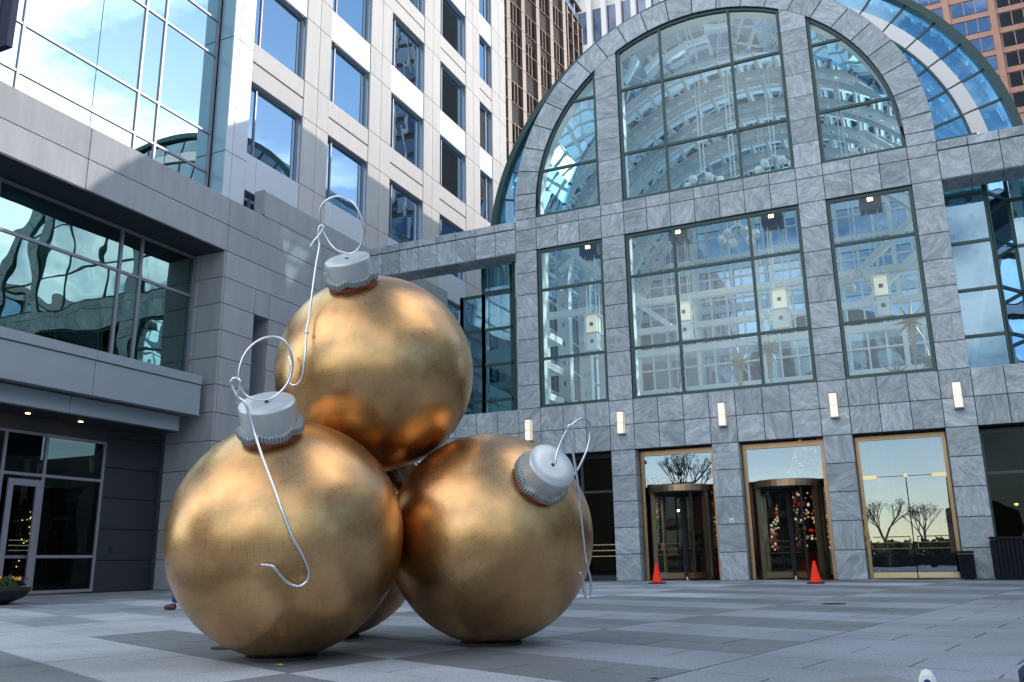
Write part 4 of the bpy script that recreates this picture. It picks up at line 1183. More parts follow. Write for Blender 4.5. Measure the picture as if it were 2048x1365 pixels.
# metal canopy
def canopy():
    x1 = -8.35
    yb_ = [-9.55, -14.1, -19.5, -28]
    for a, b in zip(yb_[1:], yb_[:-1]):
        cbox('canopy_fascia', M['metal_grey'], x1-.05, (a+b)/2, 6.62, .1, b-a-.025, 1.12, ob)
        cbox('canopy_top_trim', M['metal_grey'], -8.75, (a+b)/2, 7.36, .9, b-a-.02, .32, ob)
    yl = [-9.9, -14.4, -19.5, -28]
    for a, b in zip(yl[1:], yl[:-1]):
        cbox('canopy_lower_panel', M['metal_grey'], -8.95, (a+b)/2, 5.78, .1, b-a-.025, .56, ob)
    cbox('canopy_end', M['metal_grey'], -8.9, -9.56, 6.62, 1.05, .08, 1.12, ob)
    build(MB().box(-9.4, -8.4, -28, -9.62, 6.1, 7.2), 'canopy_core', M['metal_grey'], ob)
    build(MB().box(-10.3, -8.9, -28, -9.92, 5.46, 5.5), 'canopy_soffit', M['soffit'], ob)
    build(MB().box(-9.5, -9.3, -28, -9.2, 7.2, 7.62), 'window_sill', M['metal_grey'], ob)
canopy()
for y0 in (-15.2, -13.3):
    tag(build(MB().lathe([(.07, -.012), (.07, 0)], (-9.75, y0, 5.455), n=14), 'downlight', M['lamp_warm'], None, (-9.75, y0, 5.45)), 'small round warm downlight in the dark canopy ceiling, %s' % ('left one' if y0 < -14 else 'right one'), 'downlight', 'downlights in the canopy')
# lobby below
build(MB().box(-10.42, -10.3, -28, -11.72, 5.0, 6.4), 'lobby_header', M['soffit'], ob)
ll = plane_window(ob, XL, [-28, -22, -17.5, -15.4, -13.98, -11.72], [.05, 1.17, 3.67, 5.0], 'dark_glazing', name='lobby_window', fw=.09)
# chrome door leaf in the lobby glazing
dm = MB(); dm.box(-10.22, -10.16, -15.25, -15.08, .06, 3.5); dm.box(-10.22, -10.16, -14.3, -14.13, .06, 3.5); dm.box(-10.22, -10.16, -15.08, -14.3, 3.3, 3.5); dm.box(-10.22, -10.16, -15.08, -14.3, .06, .3)
dd = build(dm, 'lobby_door', M['mullion'], ob, (-10.2, -14.7, 0))
mb = MB()
for h in (1.35, 1.5, 1.65): mb.bar((-10.1, -15.05, h), (-10.1, -14.3, h), .015)
build(mb, 'push_bar', M['brass'], dd)
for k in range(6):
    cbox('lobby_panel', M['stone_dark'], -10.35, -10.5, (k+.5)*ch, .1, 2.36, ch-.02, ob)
build(MB().box(-10.9, -10.41, -11.7, -8.9, 0, 6.6).box(-10.5, -10.25, -9.35, -9.06, 0, 12.4), 'lobby_wall_core', M['soffit'], ob)  # narrow corner box coloured dark for the shade in that corner
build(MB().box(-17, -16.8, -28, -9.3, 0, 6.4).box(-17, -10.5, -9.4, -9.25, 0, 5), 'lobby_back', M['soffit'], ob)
build(MB().box(-13.2, -12.9, -12.6, -11.0, .01, 4.5), 'lobby_partition', M['beige'], ob)
tag(build(MB().box(-10.3, -10.27, -11.2, -11.09, 1.25, 1.5), 'wall_socket', M['rubber'], None, (-10.28, -11.15, 1.37)), 'small dark socket plate on the shaded stone wall beside the lobby window', 'socket')
# christmas lights inside the lobby
mb = MB()
for k in range(16): uvs(mb, (-12.2+rt.uniform(-.2, .2), -12.9+rt.uniform(-.35, .35), .6+rt.random()*2.2), .02, 5, 4)
lt = thing('lobby_tree', (-12.2, -12.9, 0), 'dim fir with tiny orange lights behind the lobby glass', 'Christmas tree')
build(mb, 'fairy_lights', M['lamp_warm'], lt, kind='stuff')
mb = MB()
for k in range(700):
    z = .5+2.6*rt.random(); rr = .8*(1-(z-.5)/2.8); t = rt.random()*2*PI; x, y_ = -12.4+rr*math.cos(t), -12.9+rr*math.sin(t)
    mb.add([(x, y_-.05, z), (x, y_+.05, z), (x+.12*math.cos(t), y_+.12*math.sin(t), z-.08)], [(0, 1, 2)])
build(mb, 'needles', M['fir'], lt, kind='stuff')

# hanging blade sign at the top left corner
hs_ = thing('hanging_sign', (-2.75, -22, 13), 'dark blade sign hanging at the top left corner of the view', 'sign')
build(MB().box(-3.35, -2.45, -22.1, -21.95, 12.15, 16.5), 'sign_board', M['navy'], hs_)
build(MB().box(-2.9, -2.84, -22.14, -22.11, 11.95, 16.5), 'sign_rail', M['metal_grey'], hs_)
build(MB().box(-9.3, -2.6, -22.06, -22.0, 16.5, 16.6), 'sign_bracket', M['metal_grey'], hs_)

# ================================================================== FAR TOWERS
K = Vector((-11.23, 37.44, 0)); dl = Vector((-math.sin(.157), -math.cos(.157), 0)); dn = Vector((math.cos(.157), -math.sin(.157), 0))
bt = thing('brown_tower', (-11.23, 37.44, 0), 'brown stone office tower with tall dark windows and thin gold lines', 'building')
def face_box(mb, s0, s1, z0, z1, d0, d1, k=K, dv=dl, nv=dn):
    P = []
    for z in (z0, z1):
        for (s, d) in ((s0, d0), (s1, d0), (s1, d1), (s0, d1)):
            p = k+dv*s+nv*d; P.append((p.x, p.y, z))
    mb.add(P, [(3, 2, 1, 0), (4, 5, 6, 7), (0, 1, 5, 4), (1, 2, 6, 5), (2, 3, 7, 6), (3, 0, 4, 7)]); return mb
K3 = lambda s, z: ((K+dl*s).x, (K+dl*s).y, z)
mb = MB(); face_box(mb, 0, 14, 10, 54.7, -5, -.2)
mb.box(-16, -11.45, 37.44, 42.9, 10, 54.65)
build(mb, 'core', M['brown_dark'], bt)
for s in (0, 2.5, 5.0, 7.55, 9.95, 12.4):
    mb = MB(); face_box(mb, s-.28, s+.28, 10, 54.7, -.2, .12)
    build(mb, 'stone_pier', M['brown_stone'], bt)
for q in range(7):
    z0 = 31.3+q*3.95; hgt = 3.0 if q in (3,) else 2.0
    for s in (1.25, 3.75, 6.3, 8.75, 11.2):
        mb = MB(); face_box(mb, s-.92, s+.92, z0, z0+hgt, -.2, -.14)
        wv = build(mb, 'window', M['dark_glass'], bt, K3(s, z0))
        mb = MB(); face_box(mb, s-.28, s-.24, z0, z0+hgt, -.14, .0); face_box(mb, s+.24, s+.28, z0, z0+hgt, -.14, .0)
        build(mb, 'mullion', M['gold_line'], wv, K3(s, z0))
mb = MB()
for q in range(16):
    z = 29+q*1.98; face_box(mb, 0, 13, z, z+.03, .13, .15)
for q in range(16):
    z = 29+q*1.98; mb.box(-11.4, -11.1, 37.5, 42.9, z, z+.03)
build(mb, 'gold_lines', M['gold_line'], bt, kind='stuff')
for y_ in (38.4, 39.9, 41.4, 42.75): build(MB().box(-11.45, -11.12, y_-.14, y_+.14, 10, 54.6), 'stone_pier', M['brown_stone'], bt)
for q in range(7):
    z0 = 31.3+q*3.95
    for y_ in (39.15, 40.65, 42.1):
        build(MB().box(-11.45, -11.4, y_-.55, y_+.55, z0, z0+2.2), 'window', M['dark_glass'], bt, (-11.4, y_, z0))
# white finned tower
wt = thing('white_tower', (-14, 90, 0), 'white tower with vertical fins between dark windows rising behind the arch', 'building')
build(MB().box(-34, 6, 90.6, 104, 10, 112), 'core', M['white_fin'], wt)
for k in range(16):
    x = -33.6+k*2.57
    cbox('fin', M['white_fin'], x, 90.1, 70, .85, 1.1, 84, wt, .03)
for q in range(-3, 5):
    z0 = 85.4+q*8.9
    for k in range(15):
        x = -33.6+k*2.57+1.285
        if z0 < 60: continue
        build(MB().box(x-.84, x+.84, 90.45, 90.59, z0, z0+6.1), 'window', M['dark_glass'], wt, (x, 90.5, z0))
# orange tower
ot = thing('orange_tower', (30, 120, 0), 'orange granite tower with blue glass bands at the top right', 'building')
F = 1.645
fx_ = lambda x: 14.8+(x-14.8)*F
fz_ = lambda z: .8+(z-.8)*F
build(MB().box(18, 45, 120.5, 150, 5, fz_(63)), 'core', M['orange'], ot)
for q in range(13, 21):
    z0, z1 = fz_(14.5+q*2.3), fz_(16+q*2.3)
    for k in range(1, 5):
        x0, x1 = fx_(15.9+k*4.2), fx_(19.15+k*4.2)
        x1 = min(x1, 44.9)
        f_ = build(MB().box(x0, x1, 120.3, 120.45, z0, z1), 'window', M['orange_glass'], ot, ((x0+x1)/2, 120.3, (z0+z1)/2))
        for j in (1, 2):
            xm = x0+(x1-x0)*j/3
            build(MB().box(xm-.06, xm+.06, 120.2, 120.3, z0, z1), 'mullion', M['orange'], f_, ((x0+x1)/2, 120.3, (z0+z1)/2))
for k in range(1, 6):
    x = fx_(15.35+k*4.2)
    if x < 45.5: cbox('stone_pier', M['orange'], x, 120.2, 66, .95, .6, 70, ot, .03)
for q in range(13, 22):
    cbox('spandrel_band', M['orange'], 31.5, 120.36, fz_(14.1+q*2.3), 27, .28, .95, ot, .02)
nb = thing('north_block', (9, 48, 0), 'blue-grey glass office block seen through the atrium behind its far gable', 'building')
build(MB().box(-9, 25.2, 48.5, 60, 0, 40), 'core', M['brown_dark'], nb)
for q in range(9):
    cbox('spandrel_band', M['metal_grey'], 8.1, 48.35, 3+q*4.2, 34.2, .3, .8, nb, .02)
for k in range(11):
    cbox('stone_pier', M['metal_grey'], -8.6+k*3.25, 48.2, 20, .35, .4, 39.8, nb, .02)
    if k == 10: break
    for q in range(9): cbox('window', M['dark_glass'], -6.97+k*3.25, 48.4, 5.1+q*4.2, 2.85, .06, 3.35, nb, 0)
nd = thing('dark_glass_tower', (42, 95, 0), 'tall dark glass tower with pale edges mirrored in the fourth window column', 'building')
build(MB().box(39.9, 49.6, 95, 110, 0, 118), 'core', M['brown_dark'], nd)
for k in range(5): cbox('pale_fin', M['stone_light'], 40.1+k*2.35, 94.8, 59, .4, .5, 118, nd, .02)
for q in range(30):
    for k in range(4): cbox('window', M['dark_glass'], 41.27+k*2.35, 94.93, 3+q*3.9, 1.9, .06, 3.0, nd, 0)
# orange tower side facing the plaza is on the east; unseen block added east of the plaza, tall enough to shade its paving
eb = thing('east_shade_block', (40, -15, 0), 'mid-rise glass and pale stone block east of the plaza outside the view, added to shade the paving', 'building')
build(MB().box(34, 52, -46, 14, 0, 24), 'core', M['brown_dark'], eb)
build(MB().box(33.8, 52.1, -46.1, 14.1, 24, 24.6), 'roof_edge', M['stone_light'], eb)
em = None
for k in range(14):
    cbox('stone_pier', M['stone_light'], 33.85, -45.5+k*4.55, 12, .4, .5, 23.9, eb, .03)
    if k == 13: break
    for q in range(7):
        cbox('window', M['mirror'], 33.97, -43.2+k*4.55, 2.0+q*3.3, .04, 3.9, 2.4, eb, 0)
for q in range(8): cbox('spandrel_band', M['metal_white'], 33.92, -16, .45+q*3.3, .2, 59.6, .5, eb, .02)

# ================================================================== GOLD BAUBLES
RB = 1.053
CT = dict(A=(9.544, -26.475, RB), B=(10.774, -24.767, RB), T=(9.665, -25.288, 2.785), D=(8.684, -24.56, RB))
CAPS = dict(A=((.2068, -.5221, .8274), .30, .245), T=((.1105, -.5982, .7937), .27, .235), B=((.7392, -.4794, .473), .27, .245), D=((.72, .15, .68), .28, .24))
RINGS = dict(
 A=[(9.821, -27.178, 2.181), (9.733, -27.254, 2.185), (9.681, -27.31, 2.233), (9.664, -27.35, 2.341), (9.675, -27.365, 2.446), (9.714, -27.358, 2.562), (9.777, -27.325, 2.651), (9.851, -27.275, 2.706), (9.921, -27.218, 2.72), (9.976, -27.162, 2.681), (10.005, -27.118, 2.598), (10.009, -27.088, 2.487), (9.984, -27.082, 2.371), (9.939, -27.1, 2.283), (9.877, -27.137, 2.209)],
 T=[(9.8, -26.093, 3.879), (9.695, -26.138, 3.93), (9.628, -26.197, 4.047), (9.602, -26.255, 4.189), (9.624, -26.293, 4.308), (9.685, -26.303, 4.38), (9.786, -26.292, 4.419), (9.872, -26.265, 4.407), (9.968, -26.217, 4.342), (10.019, -26.162, 4.227), (10.033, -26.115, 4.106), (10.02, -26.093, 4.035), (9.978, -26.07, 3.942), (9.915, -26.065, 3.884), (9.85, -26.075, 3.865)],
 B=[(11.746, -25.354, 1.656), (11.769, -25.348, 1.789), (11.797, -25.3, 1.901), (11.838, -25.206, 2.034), (11.88, -25.074, 2.125), (11.91, -24.95, 2.158), (11.924, -24.849, 2.123), (11.919, -24.813, 2.049), (11.891, -24.824, 1.893), (11.848, -24.907, 1.732), (11.808, -25.01, 1.614), (11.767, -25.143, 1.53), (11.747, -25.24, 1.524), (11.739, -25.325, 1.578)])
HOOKS = dict(
 A=[(9.769, -27.465, 2.106), (9.771, -27.478, 2.154), (9.746, -27.51, 2.227), (9.737, -27.528, 2.276), (9.756, -27.528, 2.308), (9.786, -27.515, 2.311), (9.809, -27.496, 2.283), (9.8, -27.488, 2.238), (9.779, -27.483, 2.186), (9.786, -27.47, 2.15), (9.826, -27.439, 2.105), (9.851, -27.404, 1.994), (9.889, -27.375, 1.857), (9.949, -27.373, 1.721), (10.056, -27.359, 1.492), (10.18, -27.355, 1.248), (10.268, -27.306, 1.012), (10.309, -27.257, 0.915), (10.339, -27.206, 0.81), (10.346, -27.178, 0.741), (10.325, -27.172, 0.675), (10.283, -27.191, 0.638), (10.242, -27.227, 0.639), (10.201, -27.276, 0.675), (10.174, -27.319, 0.726), (10.15, -27.354, 0.776), (10.121, -27.381, 0.799), (10.065, -27.415, 0.804)],
 T=[(9.486, -26.25, 3.939), (9.525, -26.249, 3.998), (9.573, -26.241, 4.047), (9.606, -26.238, 4.091), (9.629, -26.238, 4.13), (9.618, -26.25, 4.155), (9.587, -26.256, 4.126), (9.571, -26.232, 4.012), (9.572, -26.22, 3.937), (9.54, -26.219, 3.746), (9.532, -26.242, 3.507), (9.551, -26.298, 3.253), (9.583, -26.377, 2.999), (9.599, -26.399, 2.792), (9.563, -26.377, 2.577), (9.494, -26.352, 2.505), (9.427, -26.343, 2.493), (9.384, -26.344, 2.522), (9.37, -26.353, 2.577), (9.395, -26.359, 2.648), (9.404, -26.368, 2.72), (9.362, -26.359, 2.792)],
 B=[(11.929, -25.316, 1.782), (11.943, -25.346, 1.913), (11.944, -25.366, 1.985), (11.926, -25.388, 2.036), (11.901, -25.393, 2.011), (11.902, -25.383, 1.979), (11.914, -25.345, 1.861), (11.922, -25.301, 1.717), (11.924, -25.271, 1.613), (11.925, -25.237, 1.495), (11.918, -25.153, 1.182), (11.911, -25.069, 0.869), (11.911, -25.047, 0.79), (11.927, -24.999, 0.646), (11.926, -24.974, 0.555), (11.899, -24.962, 0.467), (11.874, -24.971, 0.458), (11.863, -24.993, 0.517), (11.86, -25.023, 0.621), (11.854, -25.039, 0.667), (11.841, -25.051, 0.69)])
def catmull(P, closed, sub=6):
    P = [Vector(p) for p in P]; n = len(P); out_ = []
    rng = range(n) if closed else range(n-1)
    for i in rng:
        p0 = P[(i-1) % n] if closed or i > 0 else P[0]; p1 = P[i]; p2 = P[(i+1) % n]; p3 = P[(i+2) % n] if closed or i+2 < n else P[-1]
        for k in range(sub):
            t = k/sub; out_.append(.5*((2*p1)+(p2-p0)*t+(2*p0-5*p1+4*p2-p3)*t*t+(3*p1-p0-3*p2+p3)*t**3))
    if not closed: out_.append(P[-1])
    return out_
def wire(P, r, closed=False, n=8, sub=6):
    Q = catmull(P, closed, sub); mb = MB(); L = len(Q); vs = []
    prev = None
    for i, p in enumerate(Q):
        d = (Q[(i+1) % L]-Q[i-1]) if (closed or 0 < i < L-1) else ((Q[1]-Q[0]) if i == 0 else Q[-1]-Q[-2])
        d.normalize()
        x = d.orthogonal().normalized() if prev is None else (prev-d*prev.dot(d)).normalized()
        prev = x; y = d.cross(x)
        for k in range(n): t = 2*PI*k/n; vs.append(p+(x*math.cos(t)+y*math.sin(t))*r)
    rg = L if closed else L-1
    fs = [(i*n+k, i*n+(k+1) % n, ((i+1) % L)*n+(k+1) % n, ((i+1) % L)*n+k) for i in range(rg) for k in range(n)]
    if not closed: fs += [tuple(range(n))[::-1], tuple(range((L-1)*n, L*n))]
    mb.add(vs, fs); return mb
LBL = dict(A='big gold leaf bauble at the front left, its cap tipped towards the viewer', B='big gold leaf bauble at the front right, its cap pointing up and right',
           T='big gold leaf bauble stacked on top of the other three', D='big gold leaf bauble mostly hidden behind the two front ones')
def sphere_mesh():
    mb = MB(); uvs(mb, (0, 0, 0), RB, 128, 72)
    return mb.mesh('ball', M['gold'], (0, 0, 0), True)
SPH = sphere_mesh()
ring0 = None
for k_ in 'ABTD':
    c = Vector(CT[k_]); ax, h, rc = CAPS[k_]; ax = Vector(ax).normalized()
    root = thing('gold_bauble', tuple(c), LBL[k_], 'bauble', 'pile of four giant gold baubles')
    b_ = link('ball', SPH, tuple(c), root)
    b_.rotation_euler = ax.to_track_quat('Z', 'Y').to_euler()
    b0 = RB*.955
    # red-brown seal, fluted collar, cap drum
    mb = MB().lathe([(rc*.98, b0-.02), (rc*1.06, b0+.02), (rc*1.05, b0+.062), (rc*.96, b0+.07)], c, ax, 64, lambda k, t: (1+.012*math.sin(5*t), .006*math.sin(7*t))); build(mb, 'seal', M['seal'], root, smooth=False)
    def flut(k, t):
        wv = .013*math.sin(t*6+1.3)+.006*math.sin(t*11)
        if k in (0, 5): return (1, wv)
        return (1.0 if math.cos(t*60) > 0 else .95, wv)
    mb = MB().lathe([(rc*.96, b0+.05), (rc*1.13, b0+.055), (rc*1.19, b0+.075), (rc*1.17, b0+.115), (rc*1.08, b0+.132), (rc*.96, b0+.134)], c, ax, 360, flut)
    build(mb, 'fluted_collar', M['collar'], root, smooth=False)
    top = RB*.985+h
    prof = [(rc*.985, b0+.09), (rc*1.0, b0+.12), (rc*1.005, (b0+top)/2), (rc*.99, top-.022), (rc*.978, top-.008), (rc*.95, top), (rc*.5, top+.001), (.03, top+.0015)]
    build(MB().lathe(prof, c, ax, 72), 'cap', M['cap'], root, smooth=True)
    build(MB().lathe([(.018, top+.001), (.018, top+.006)], c, ax, 14), 'cap_hole', M['rubber'], root)
    if k_ in RINGS:
        build(wire(RINGS[k_], .0112, True), 'ring', M['chrome'], root, smooth=True)
        hk = build(wire(HOOKS[k_], .0115, False, sub=5), 'hook', M['chrome'], root, smooth=True)
        j = Vector(HOOKS[k_][16 if k_ == 'A' else 12]); q = Vector(HOOKS[k_][17 if k_ == 'A' else 13]); d = (q-j).normalized()
        build(MB().bar(j-d*.012, j+d*.012, .021, 10), 'joint_sleeve', M['chrome'], hk, WL[root.name])
    else:
        P = []
        tp = c+ax*top; sx = ax.orthogonal().normalized()
        for i in range(16):
            t = 2*PI*i/16; P.append(tp+ax*(.28-.28*math.cos(t))+sx*.28*math.sin(t))
        build(wire(P, .0125, True), 'ring', M['chrome'], root, smooth=True)
    if k_ in 'ABD':
        build(MB().lathe([(.31, .0), (.31, .024), (.27, .03)], (c.x, c.y, .002), n=40), 'base_plate', M['rubber'], root)
# a couple of small leaves by the base
for (x, y, lb) in ((9.9, -27.0, 'yellow leaf lying by the foot of the front left bauble'), (13.0, -26.9, 'brown leaf lying on the open paving')):
    tag(build(MB().add([(x, y, .012), (x+.05, y-.02, .02), (x+.09, y+.01, .012), (x+.04, y+.03, .022)], [(0, 1, 2), (0, 2, 3)]), 'leaf', M['yellow'] if x < 10 else M['leather'], None, (x, y, 0)), lb, 'leaf')

# ================================================================== CONES, BINS, PLANTER
def cone_thing(x, y, lb):
    s = thing('traffic_cone', (x, y, 0), lb, 'traffic cone', 'traffic cones before the revolving doors')
    build(MB().box(x-.24, x+.24, y-.24, y+.24, .004, .045), 'base', M['rubber'], s)
    build(MB().lathe([(.19, .045), (.17, .07), (.035, .66), (.03, .68)], (x, y, 0), n=28), 'cone_body', M['cone'], s, smooth=True)
    return s
cone_thing(6.6, -3.6, 'red-orange traffic cone in front of the first revolving door')
cone_thing(11.75, -4.4, 'red-orange traffic cone in front of the second revolving door')
def bin_thing(x, y, wd, h, lb):
    s = thing('litter_bin', (x, y, 0), lb, 'litter bin', 'black litter bins against the granite')
    build(MB().box(x-wd/2+.05, x+wd/2-.05, y-wd/2+.05, y+wd/2-.05, .02, h-.1), 'body', M['bin'], s)
    n = 7
    for f in range(4):
        for k in range(n):
            t = -wd/2+wd*(k+.5)/n
            px, py = ((x+t, y-wd/2), (x+wd/2, y+t), (x+t, y+wd/2), (x-wd/2, y+t))[f]
            cbox('slat', M['bin'], px, py, h/2-.02, wd/n*.62 if f % 2 == 0 else .04, .04 if f % 2 == 0 else wd/n*.62, h-.16, s, .006)
    build(MB().box(x-wd/2-.03, x+wd/2+.03, y-wd/2-.03, y+wd/2+.03, h-.08, h-.0), 'lid', M['bin'], s)
    build(MB().box(x-wd/2-.01, x+wd/2+.01, y-wd/2-.01, y+wd/2+.01, .04, .1), 'foot_rim', M['bin'], s)
bin_thing(16.05, -.45, .42, .9, 'small black slatted litter bin beside the glass double door')
bin_thing(17.25, -.6, .85, 1.32, 'large black slatted litter bin, left of the two at the right edge')
bin_thing(18.55, -.6, .8, 1.32, 'large black slatted litter bin at the very right edge')
s = thing('flower_planter', (-5.25, -19.0, 0), 'round black bowl planter with yellow and violet pansies at the left edge', 'planter')
build(MB().lathe([(.5, .01), (.82, .15), (.97, .32), (.97, .38), (.9, .38), (.86, .32)], (-5.25, -19.0, 0), n=36), 'bowl', M['rubber'], s, smooth=False)
build(MB().lathe([(.88, .30), (.4, .36)], (-5.25, -19.0, 0), n=24), 'soil', M['soil'], s)
mb = MB()
for k in range(60):
    t = rt.random()*2*PI; q = .84*math.sqrt(rt.random()); leaf_clump(mb, (-5.25+q*math.cos(t), -19.0+q*math.sin(t), .46+.12*(1-q)), .15, 16, .05, rt, .8)
build(mb, 'foliage', M['hedge'], s, kind='stuff')
for mt, nn in (('yellow', 26), ('violet', 34)):
    mb = MB()
    for k in range(nn):
        t = rt.random()*2*PI; q = .86*math.sqrt(rt.random()); cx_, cy_, cz_ = -5.25+q*math.cos(t), -19.0+q*math.sin(t), .55+.14*(1-q)+rt.uniform(-.04, .06)
        for p in range(4):
            a = p*PI/2+rt.random(); d = Vector((math.cos(a)*.055, math.sin(a)*.04-.02, math.sin(a)*.05))*.8; e = d.cross(Vector((.3, -.9, .2))).normalized()*.035
            v = Vector((cx_, cy_, cz_)); mb.add([v, v+d*.6+e, v+d, v+d*.6-e], [(0, 1, 2, 3)])
    build(mb, 'petals', M[mt], s, kind='stuff')
# damp patch at the bottom right
poly = [(14.05, -26.75), (14.3, -26.35), (14.5, -26.2), (14.62, -26.42), (14.85, -26.5), (15.05, -26.3), (15.2, -26.1), (15.28, -26.3), (15.2, -27.0), (14.6, -27.4), (14.1, -27.1)]
tag(build(MB().prism(poly, 2, .004, .007), 'damp_patch', M['stain'], None, (14.6, -26.7, 0)), 'dark damp patch on the paving at the bottom right', 'stain')

# ================================================================== PEOPLE (mostly hidden) AND SNEAKER
def skin_person(name, joints, edges_, radii, mats, parent, origin):
    me = bpy.data.meshes.new(name)
    me.from_pydata([tuple((Vector(j)-Vector(origin))*T) for j in joints], edges_, [])
    o = bpy.data.objects.new(name, me); col.objects.link(o); WL[o.name] = origin
    o.parent = parent; o.location = (0, 0, 0) if parent else Vector(origin)*T
    md = o.modifiers.new('skin', 'SKIN')
    for i, r_ in enumerate(radii):
        sv = me.skin_vertices[0].data[i]; sv.radius = (r_*T, r_*T); sv.use_root = (i == 0)
    o.modifiers.new('sub', 'SUBSURF').levels = 2; o.modifiers['sub'].render_levels = 2
    me.materials.append(mats)
    return o
px, py = 1.95, -19.9
s = thing('person', (px, py, 0), 'person in blue jeans and brown shoes standing hidden behind the front left bauble', 'person')
# body facing +x to -y; walking stance, left foot forward towards -x
H = 2.2
J = [(px, py, 1.18), (px, py, 1.45), (px, py, 1.72), (px, py, 1.86), (px-.02, py, 2.02),
     (px, py-.24, 1.70), (px-.02, py-.30, 1.35), (px-.08, py-.3, 1.05), (px, py+.24, 1.70), (px+.02, py+.30, 1.35), (px-.05, py+.3, 1.05)]
E_ = [(0, 1), (1, 2), (2, 3), (3, 4), (2, 5), (5, 6), (6, 7), (2, 8), (8, 9), (9, 10)]
skin_person('jacket', J, E_, [.17, .18, .2, .075, .12, .09, .07, .055, .09, .07, .055], M['jacket'], s, (px, py, 0))
J = [(px, py, 1.16), (px-.04, py-.11, 1.08), (px-.12, py-.12, .62), (px-.22, py-.12, .12), (px+.02, py+.11, 1.08), (px+.05, py+.12, .62), (px+.12, py+.12, .12)]
skin_person('jeans', J, [(0, 1), (1, 2), (2, 3), (0, 4), (4, 5), (5, 6)], [.18, .13, .09, .075, .13, .09, .075], M['jeans'], s, (px, py, 0))
for (fx_, fy_) in ((px-.27, py-.12), (px+.07, py+.12)):
    J = [(fx_+.08, fy_, .07), (fx_-.06, fy_, .055), (fx_-.2, fy_, .045)]
    skin_person('shoe', J, [(0, 1), (1, 2)], [.07, .06, .045], M['leather'], s, (px, py, 0))
mb = MB(); uvs(mb, (px-.02, py, 2.03), .14, 20, 14)
for i, v in enumerate(mb.v):
    x, y_, z = v; mb.v[i] = (px-.02+(x-px+.02)*.95, py+(y_-py)*.78, 2.03+(z-2.03)*1.2)
hd = build(mb, 'head', M['skin'], s, smooth=True)
mb = MB(); uvs(mb, (px+.0, py, 2.07), .15, 20, 12)
mb.f = [f for f in mb.f if sum(mb.v[i][2] for i in f)/len(f) > 2.04 or sum(mb.v[i][0] for i in f)/len(f) > px+.03]
build(mb, 'hair', M['hair'], s, smooth=True)
mb = MB(); mb.add([(px-.15, py-.02, 2.03), (px-.15, py+.02, 2.03), (px-.185, py, 2.0), (px-.14, py, 2.08)], [(0, 1, 2), (0, 2, 3), (1, 3, 2)])
build(mb, 'nose', M['skin'], hd, WL[s.name])
# sneaker toe pointing up at the bottom right, of someone sitting out of frame
sn = thing('sneaker', (14.74, -27.6, 0), 'navy canvas sneaker with white toe cap at the bottom right edge', 'sneaker')
mb = MB()
prof = [(a_*.82, b_) for a_, b_ in [(-.055, 0), (-.06, .10), (-.058, .2), (-.05, .27), (-.03, .305), (0, .315), (.03, .305), (.05, .27), (.058, .2), (.06, .1), (.055, 0)]]
ox, oy, oz = 14.742, -27.62, -.128
mb.prism([(ox+a, oz+.02+b) for a, b in prof], 1, oy, oy+.05); build(mb, 'sole', M['sole'], sn)
mb = MB().prism([(ox+a*.8, oz+.02+b*.95) for a, b in prof], 1, oy-.06, oy-.001); build(mb, 'toe_cap', M['sole'], sn)
mb = MB().prism([(ox+a*.62, oz+.02+b*.88) for a, b in prof], 1, oy-.085, oy-.061); build(mb, 'canvas_upper', M['canvas'], sn)
for k in range(6):
    z = oz+.1+k*.028
    build(MB().bar((ox-.025, oy-.088, z), (ox+.025, oy-.088, z+.008), .005, 5), 'lace', M['sole'], sn)
bg_ = thing('bag', (15.25, -27.6, 0), 'dark navy bag at the bottom right corner', 'bag')
cbox('bag_body', M['navy'], 15.35, -27.6, .12, .34, .3, .225, bg_, .03)
build(wire([(15.22, -27.6, .23), (15.25, -27.6, .29), (15.38, -27.6, .29), (15.42, -27.6, .23)], .012), 'bag_handle', M['navy'], bg_)

# ================================================================== BEHIND THE CAMERA (seen mirrored in glass and gold)
def bare_tree(x, y, h, seed, lb, leafy=0):
    rg = random.Random(seed); s = thing('bare_tree', (x, y, 0), lb, 'tree', 'trees beyond the plaza')
    mb = MB(); tips = []
    def br(p, d, L, r, lv):
        q = p+d*L; mb.bar(p, q, r, 5 if lv < 2 else 3)
        if lv >= 5: tips.append(q); return
        for _ in range(3 if lv < 4 else 2):
            nd = (d+Vector((rg.uniform(-1, 1), rg.uniform(-1, 1), rg.uniform(-.3, .8)))*.62).normalized()
            br(q, nd, L*rg.uniform(.62, .8), r*.6, lv+1)
    br(Vector((x, y, 0)), Vector((0, 0, 1)), h*.28, h*.022, 0)
    build(mb, 'trunk', M['bark'], s)
    cm = MB()
    for tpt in tips:
        leaf_clump(cm, tpt, .35, 2+leafy, .09, rg)
    build(cm, 'crown', M['leaf'], s, kind='stuff')
bare_tree(-7.2, -60, 14, 3, 'leafy tree beyond the plaza mirrored in the first revolving door', 5)
bare_tree(11.6, -62, 7.5, 4, 'bare tree mirrored at the left of the glass double door')
bare_tree(15.2, -66, 6.5, 9, 'bare tree mirrored in the middle of the glass double door')
bare_tree(19.6, -70, 6.8, 12, 'bare tree mirrored at the right of the glass double door')
bare_tree(30, -60, 8, 14, 'bare tree beyond the plaza, farthest right')
bb = thing('beige_building', (-20, -55, 0), 'warm beige low building with a white letter sign', 'building')
build(MB().box(-40, -13.5, -64, -50, 0, 11.5), 'wall', M['beige'], bb)
build(MB().box(-40.3, -13.2, -64.3, -49.7, 11.5, 11.9), 'roof', M['rubber'], bb)
for k in range(6): build(MB().box(-38+k*4, -36+k*4, -49.98, -49.9, 3, 7), 'window', M['dark_glass'], bb, (-37+k*4, -49.9, 5))
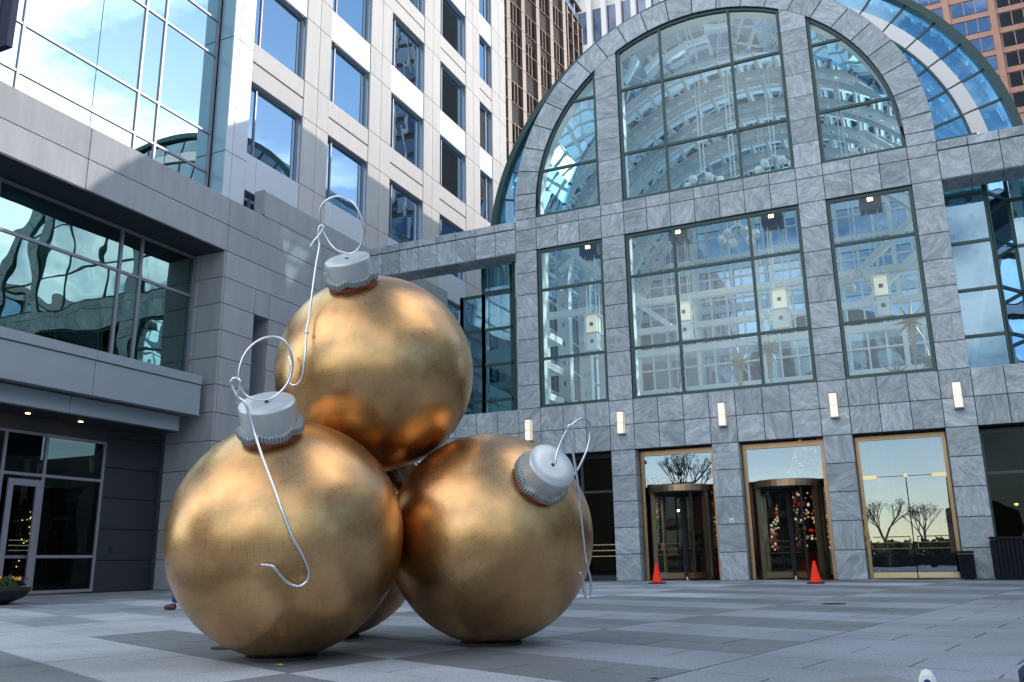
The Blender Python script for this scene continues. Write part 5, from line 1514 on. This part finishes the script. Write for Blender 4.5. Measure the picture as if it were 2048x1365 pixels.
fc = bpy.data.curves.new('letters', 'FONT'); fc.body = 'VN HOVZA'; fc.size = .66; fc.extrude = .03
tmp = bpy.data.objects.new('tmp_letters', fc); col.objects.link(tmp); fc.materials.append(M['letters'])
bpy.context.view_layer.update()
lm = bpy.data.meshes.new_from_object(tmp.evaluated_get(bpy.context.evaluated_depsgraph_get())); bpy.data.objects.remove(tmp)
fo = bpy.data.objects.new('letter_sign', lm); col.objects.link(fo)
fo.rotation_euler = (PI/2, 0, PI); fo.location = (-4.3*T, -46.9*T, 7.75*T)
tag(fo, 'pale letters of a rooftop sign facing the doors across the plaza', 'sign')
WL[fo.name] = (-4.6, -47, 8.35)
sb = thing('sign_wall', (-4.5, -47.5, 0), 'low dark wall carrying the letter sign', 'wall')
build(MB().box(-8.4, -4.0, -47.9, -47.2, 0, 7.7), 'wall', M['soffit'], sb)
tw = thing('far_tower', (19.5, -75, 0), 'dark stepped tower far beyond the plaza', 'building')
build(MB().box(18.2, 21, -78, -75, 0, 9.4).box(17.8, 25, -80, -74.9, 0, 5.8).box(18.9, 20.6, -77.5, -75.2, 9.4, 11.2), 'wall', M['brown_dark'], tw)
hd_ = thing('hedge_row', (12, -39, 0), 'long planted trough with clipped hedge at the plaza edge', 'hedge')
build(MB().box(-6, 30, -40, -38.8, 0, .78), 'trough', M['soffit'], hd_)
mb = MB()
for k in range(140): leaf_clump(mb, (-5.8+k*.255, -39.4+rt.uniform(-.25, .25), .92), .3, 14, .08, rt)
build(mb, 'hedge_leaves', M['hedge'], hd_, kind='stuff')
# distant tree line and low horizon blocks all round
mb = MB(); rg = random.Random(77)
for k in range(360):
    a = PI*.52+k/360*PI*.98+rg.uniform(-.004, .004); q = 170+rg.uniform(-10, 10)
    x, y_ = 8+q*math.cos(a+PI/2), -20+q*math.sin(a+PI/2)
    leaf_clump(mb, (x, y_, 1.5), 4.2, 10, 2.2, rg, .6)
build(mb, 'distant_treeline', M['leaf'], None, (0, 0, 0), kind='stuff')
